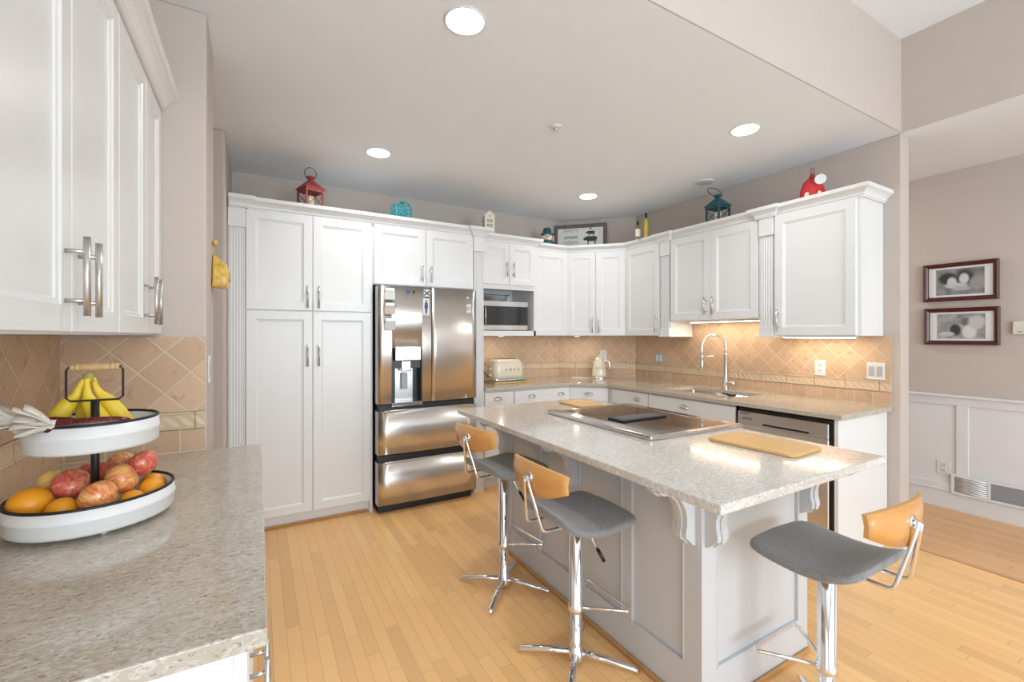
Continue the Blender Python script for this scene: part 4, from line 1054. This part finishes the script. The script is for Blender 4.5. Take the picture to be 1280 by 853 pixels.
lantern('dark teal metal lantern with candle above the sink cabinets', 3.385, 2.40, R(-5), .92, 'teal', ring=R(-55), hang=-.9)
# turquoise cage
def cage(label, x, y, rot, s, m, tagged=False):
    t = thing('birdcage_ornament', label, 'ornament', (x, y, ZT), rot)
    w, h, d = .075 * s, .155 * s, .05 * s; b = MB()
    out = [(-w, 0), (w, 0)] + [(w * math.cos(a), h * .55 + h * .45 * math.sin(a)) for a in [PI * i / 14 for i in range(15)]]
    inn = [(x_ * .84, .012 * s + z_ * .88) for x_, z_ in out]
    for yy in (-d, d - .006):
        vs = b.prism(out, 0, 1, holes=[inn]);
        for v in vs: v.co = Vector((v.co.x, yy + .006 * v.co.z, v.co.y))
    for x_, z_ in out[1:-0:2]: b.tube([(x_ * .95, -d + .003, z_ * .97 + .002), (x_ * .95, d - .003, z_ * .97 + .002)], .003 * s, 6)
    b.box(-w, -d, 0, w, d, .012 * s)
    b.build('cage_frame', m, t)
    b = MB()
    for yy in (-d + .003, d - .003):
        for i in range(1, 8):
            xx = -w + 2 * w * i / 8; zt = h * .55 + h * .43 * math.sqrt(max(0, 1 - (xx / w) ** 2)); b.tube([(xx, yy, .01), (xx, yy, zt)], .0036 * s, 5)
        for zz in (.15, .36, .58, .78): b.tube([(-w * (1 if zz < .7 else .85), yy, h * zz), (w * (1 if zz < .7 else .85), yy, h * zz)], .0042 * s, 5)
        for xx, zc_ in ((-.55, .46), (.0, .46), (.55, .46), (-.3, .68), (.3, .68), (-.3, .25), (.3, .25)): b.tube([(w * xx + .016 * s * math.cos(a), yy, h * zc_ + .016 * s * math.sin(a)) for a in [2 * PI * i / 12 for i in range(12)]], .0045 * s, 5, True)
    b.build('wire_scrolls', m, t)
    b = MB(); b.lathe([(.02 * s, h * .93), (.018 * s, h + .004), (.006 * s, h + .01 * s)], seg=14); b.build('finial', m, t)
    return t
cage('turquoise arched wire cage ornament on the cabinet above the fridge', 1.035, 3.66, R(12), 1.0, 'turq')
t = thing('birdcage_ornament', 'bright red domed metal candle cage with a round white tag, on the right end cabinet', 'ornament', (3.385, 1.66, ZT), R(-60))
b = MB()
b.lathe([(.068, 0), (.070, .01), (.070, .05), (.066, .085), (.052, .12), (.030, .145), (.014, .155)], seg=24); 
ob = b.build('dome', 'brightred', t)
b = MB()
for k in range(10):
    a = 2 * PI * k / 10; b.tube([(.072 * math.cos(a), .072 * math.sin(a), .0), (.072 * math.cos(a), .072 * math.sin(a), .055), (.054 * math.cos(a), .054 * math.sin(a), .122), (.015 * math.cos(a), .015 * math.sin(a), .158)], .003, 6)
b.build('ribs', 'brightred', t)
b = MB()
for k in (-1, 1): b.ball((.035 * k * 1.0, -.062, .022), .017, .010, .022, 14)
b.build('cutout_candles', 'candle', t)
b = MB(); b.lathe([(.014, .152), (.019, .165), (.014, .18), (.006, .185)], seg=14); b.tube([(.008 * math.cos(a), 0, .205 + .022 * math.sin(a)) for a in [2 * PI * i / 16 for i in range(16)]], .0025, 6, True); b.build('top_loop', 'red', t)
b = MB(); b.lathe([(.034, 0), (.034, .002)], seg=28)
for v in b.bm.verts: v.co = Vector((v.co.x + .040, -.085 - v.co.z, v.co.y + .115))
tg = b.build('round_tag', 'photomat', t)
b = MB(); b.tube([(.0, -.01, .178), (.02, -.07, .165), (.036, -.086, .145)], .001, 5); b.build('tag_string', 'ink', t)
# ivory house
t = thing('house_lantern', 'small ivory house with cut-out windows, standing above the microwave', 'ornament', (1.875, 3.715, ZT), R(-14))
w, h, d = .048, .155, .048; b = MB()
b.yprism([(-w, 0), (w, 0), (w, h), (0, h + .045), (-w, h)], -d, d); b.yprism([(-w - .006, h - .004), (-w - .006, h + .002), (0, h + .052), (w + .006, h + .002), (w + .006, h - .004), (0, h + .044)], -d - .004, d + .004); hb = b.build('house_walls', 'house', t)
b = MB()
for zz in (.018, .058, .100):
    for xx in (-.024, .006):
        for i in (0, 1):
            for j in (0, 1): b.box(xx + i * .0105, -d - .0012, zz + j * .0125, xx + i * .0105 + .008, -d + .0, zz + j * .0125 + .010)
            if True:
                for j in (0, 1): b.box(-w - .0012, -.03 + (xx + .024) * 1.2 + i * .0105, zz + j * .0125, -w, -.03 + (xx + .024) * 1.2 + i * .0105 + .008, zz + j * .0125 + .010)
b.box(-.005, -d - .0012, .150, .005, -d, .162); b.build('window_openings', mat('dark_openings', (.16, .15, .12), .8), hb)
# dog figurine
t = thing('dog_figurine', 'ceramic dog head figurine in a dark teal bowler hat beside the farm sign', 'figurine', (2.66, 3.895, ZT), R(-30))
b = MB(); b.lathe([(.075, 0), (.078, .02), (.066, .045), (.04, .058)], seg=24, sy=.75); b.build('collar', 'teal', t)
b = MB(); b.ball((0, 0, .085), .052, .048, .048, 20); b.ball((0, -.040, .072), .026, .026, .022, 16); b.build('head', 'dogwhite', t)
b = MB(); b.ball((-.058, -.004, .070), .017, .026, .036, 14); b.ball((.058, -.004, .070), .017, .026, .036, 14); b.build('ears', 'tan', t)
b = MB(); b.ball((0, -.066, .080), .009, .007, .007, 10); b.ball((-.018, -.044, .100), .006, .005, .008, 8); b.ball((.018, -.044, .100), .006, .005, .008, 8); b.build('nose_and_eyes', 'black', t)
b = MB(); b.lathe([(.066, .116), (.070, .119), (.066, .124), (.045, .126), (.044, .165), (.034, .184), (.012, .192)], seg=26, sy=.9); b.build('bowler_hat', 'teal', t)
# farm sign
t = thing('farm_sign', 'wood-framed white farm sign with stacked animal silhouettes on the corner cabinet', 'sign', (3.135 + .03, 3.605 + .37 - .02, ZT), R(-45)); t.location = (3.150, 3.955, ZT - .0)
W2, H = .295, .300
b = MB()
for c in ((-W2, -.012, 0, W2, .012, .04), (-W2, -.012, H - .042, W2, .012, H), (-W2, -.012, .04, -W2 + .042, .012, H - .042), (W2 - .042, -.012, .04, W2, .012, H - .042)): b.box(*c, bev=.003)
b.build('weathered_frame', 'dkwood', t)
sb = bx('sign_panel', speckle('whitewashed_boards', (.80, .78, .73), .06, 30, .7), t, -W2 + .042, -.004, .04, W2 - .042, .004, H - .042, bev=0)
text('FARM', .064, t, (-.105, -.0048, .228), (R(90), 0, 0), 'inklight', sx=1.0); text('sweet', .066, t, (-.108, -.0048, .160), (R(90), 0, 0), 'ink', shear=.3); text('FARM', .064, t, (-.105, -.0048, .092), (R(90), 0, 0), 'inklight')
def sil(pts, nm, sc, ox, oz):
    b = MB(); b.yprism([(ox + x * sc, oz + z * sc) for x, z in pts], -.0052, -.004); b.build(nm, 'ink', t)
COW = [(-.5, .18), (-.47, .30), (-.36, .34), (-.28, .40), (.30, .40), (.42, .36), (.46, .20), (.44, .0), (.42, -.02), (.40, .22), (.36, .08), (.34, -.18), (.27, -.18), (.27, .06), (-.12, .05), (-.14, -.18), (-.21, -.18), (-.20, .07), (-.30, .14), (-.42, .12)]
sil(COW, 'cow_silhouette', .16, .115, .095); sil(COW, 'pig_silhouette', .105, .115, .178)
sil([(-.4, .1), (-.3, .3), (-.1, .15), (.15, .2), (.35, .4), (.3, .05), (.1, -.1), (.08, -.25), (-.02, -.25), (-.05, -.1)], 'rooster_silhouette', .045, .112, .243)
# oil bottles
def bottle(label, x, y, r, h, m, capm, lab):
    t = thing('oil_bottle', label, 'bottle', (x, y, ZT))
    b = MB(); b.lathe([(r * .95, 0), (r, .004), (r, h * .62), (r * .45, h * .76), (r * .42, h * .84)], seg=20); b.build('glass_body', m, t)
    b = MB(); b.lathe([(r * .55, h * .80), (r * .55, h), (r * .3, h + .002)], seg=16); b.build('cap', capm, t)
    if lab:
        b = MB(); b.lathe([(r + .0006, h * .1), (r + .0006, h * .55)], seg=20, cap=False); b.build('label_wrap', lab, t)
bottle('shorter dark oil bottle with a paper label, left of the tall golden bottle', 3.235, 3.165, .023, .165, 'oildark', 'black', 'paper')
bottle('tall slim bottle of golden oil right of the farm sign', 3.30, 3.12, .021, .245, 'oil', 'black', None)

# ------------------------------------------------------------------ yellow wall pocket on the pier
t = thing('wall_pocket', 'yellow glazed ceramic wall pocket hanging by a string on the taupe pier', 'wall ornament', (-.18, 2.44, 1.60), R(90))
b = MB(); b.rings([rr(-.050, -.055, .050, -.002, .008, 0), rr(-.056, -.064, .056, -.002, .010, .012), rr(-.050, -.068, .050, -.002, .012, .055), rr(-.044, -.058, .044, -.002, .012, .105), rr(-.030, -.036, .030, -.002, .008, .122), rr(-.016, -.018, .016, -.002, .006, .146)]); b.build('pocket', 'ornament', t)
b = MB(); b.tube([(-.01, -.01, .148), (0, -.006, .20), (.01, -.01, .148)], .0012, 5); b.ball((0, -.011, .205), .016, .011, .016, 12); b.build('hanging_knob', 'ornament', t)
b = MB(); b.tube([(-.02, -.0635, .03), (0, -.066, .06), (.02, -.058, .085)], .005, 6); b.tube([(.025, -.064, .03), (.01, -.066, .05)], .004, 6); b.build('relief_leaf', mat('brown_glaze', (.32, .14, .03), .4), t)

# ------------------------------------------------------------------ hall: framed photos, thermostat, vent
def frame(label, yc, zc, w, h, pm):
    t = thing('picture_frame', label, 'picture frame', (4.789, yc, zc), R(-90)); w /= 2; h /= 2; f = .032
    b = MB()
    for k, (d, yy) in enumerate(((0, -.03), )):
        L = []
        for d2, y2 in ((0, 0), (0, -.028), (.008, -.036), (.020, -.030), (f - .004, -.022), (f, -.016), (f, -.004)):
            L.append([(-w + d2, y2, -h + d2), (w - d2, y2, -h + d2), (w - d2, y2, h - d2), (-w + d2, y2, h - d2)])
        V = [[b.v(c) for c in r] for r in L]
        for a, c in zip(V, V[1:]):
            for j in range(4): b.face([a[j], a[(j + 1) % 4], c[(j + 1) % 4], c[j]])
        b.face(V[0])
    b.build('moulding', 'mahog', t)
    bx('mat_board', 'photomat', t, -w + f - .002, -.012, -h + f - .002, w - f + .002, -.006, h - f + .002, bev=0)
    bx('photograph', pm, t, -w + f + .045, -.0135, -h + f + .016, w - f - .045, -.0118, h - f - .016, bev=0)
frame('upper of two mahogany-framed black and white photos on the hall wall', 1.277, 1.807, .430, .300,
      photo_mat('photo_two_faces', [(-.07, .03, .06, .05, .05), (.03, .02, .055, .085, .06), (.025, .02, .03, .045, .62), (-.045, -.005, .030, .045, .60), (-.02, -.03, .075, .022, .55), (.01, -.055, .06, .02, .45), (.10, -.02, .05, .06, .32)], .3))
frame('lower of two mahogany-framed black and white photos on the hall wall', 1.272, 1.455, .428, .290,
      photo_mat('photo_couple', [(.03, .035, .03, .035, .16), (-.03, -.03, .035, .05, .05), (.05, -.045, .045, .06, .68), (-.08, -.06, .05, .02, .55), (.09, .03, .05, .06, .55)], .42))
t = thing('thermostat', 'small cream thermostat at the right edge of the hall wall', 'thermostat', (4.79, .935, 1.438), R(-90))
bx('housing', mat('ivory_plastic', (.72, .68, .58), .4), t, -.06, -.022, -.048, .06, 0, .048, bev=.004)
b = MB(); b.box(-.045, -.0235, .008, -.018, -.022, .034, bev=.002); b.box(.0, -.0235, .004, .04, -.022, .034); b.build('display', 'plate', t)
bx('button', 'ink', t, -.035, -.0235, -.030, -.012, -.0219, -.026, bev=0)
t = thing('return_air_vent', 'white return air grille low on the hall wainscot', 'vent', (4.774, 1.105, .21), R(-90))
w, h = .22, .078; b = MB()
for c in ((-w, -.012, -h, w, 0, -h + .018), (-w, -.012, h - .018, w, 0, h), (-w, -.012, -h + .0181, -w + .02, 0, h - .0181), (w - .02, -.012, -h + .0181, w, 0, h - .0181), (-.016, -.012, -h + .0181, .0, 0, h - .0181)): b.box(*c, bev=.002)
b.build('grille_frame', 'trimwhite', t)
b = MB()
for i in range(9):
    z = -h + .022 + i * .0135; vs = b.box(0, -.008, z, w - .02, -.002, z + .003)
for i in range(20): b.box(.004 + i * .0098, -.0085, -h + .018, .006 + i * .0098, -.007, h - .018)
b.build('mesh_insert', 'plategrey', t)
b = MB()
for i in range(8):
    z = -h + .026 + i * .0155; b.tube([(-w + .02, -.006, z), (-w * .55, -.009, z + .003), (-.016, -.006, z - .002)], .0062, 8)
b.build('foil_louvres', mat('crinkled_foil', (.75, .75, .75), .35, .5), t)
bx('back_panel', 'plategrey', t, -w + .01, -.002, -h + .01, w - .01, 0, h - .01, bev=0)
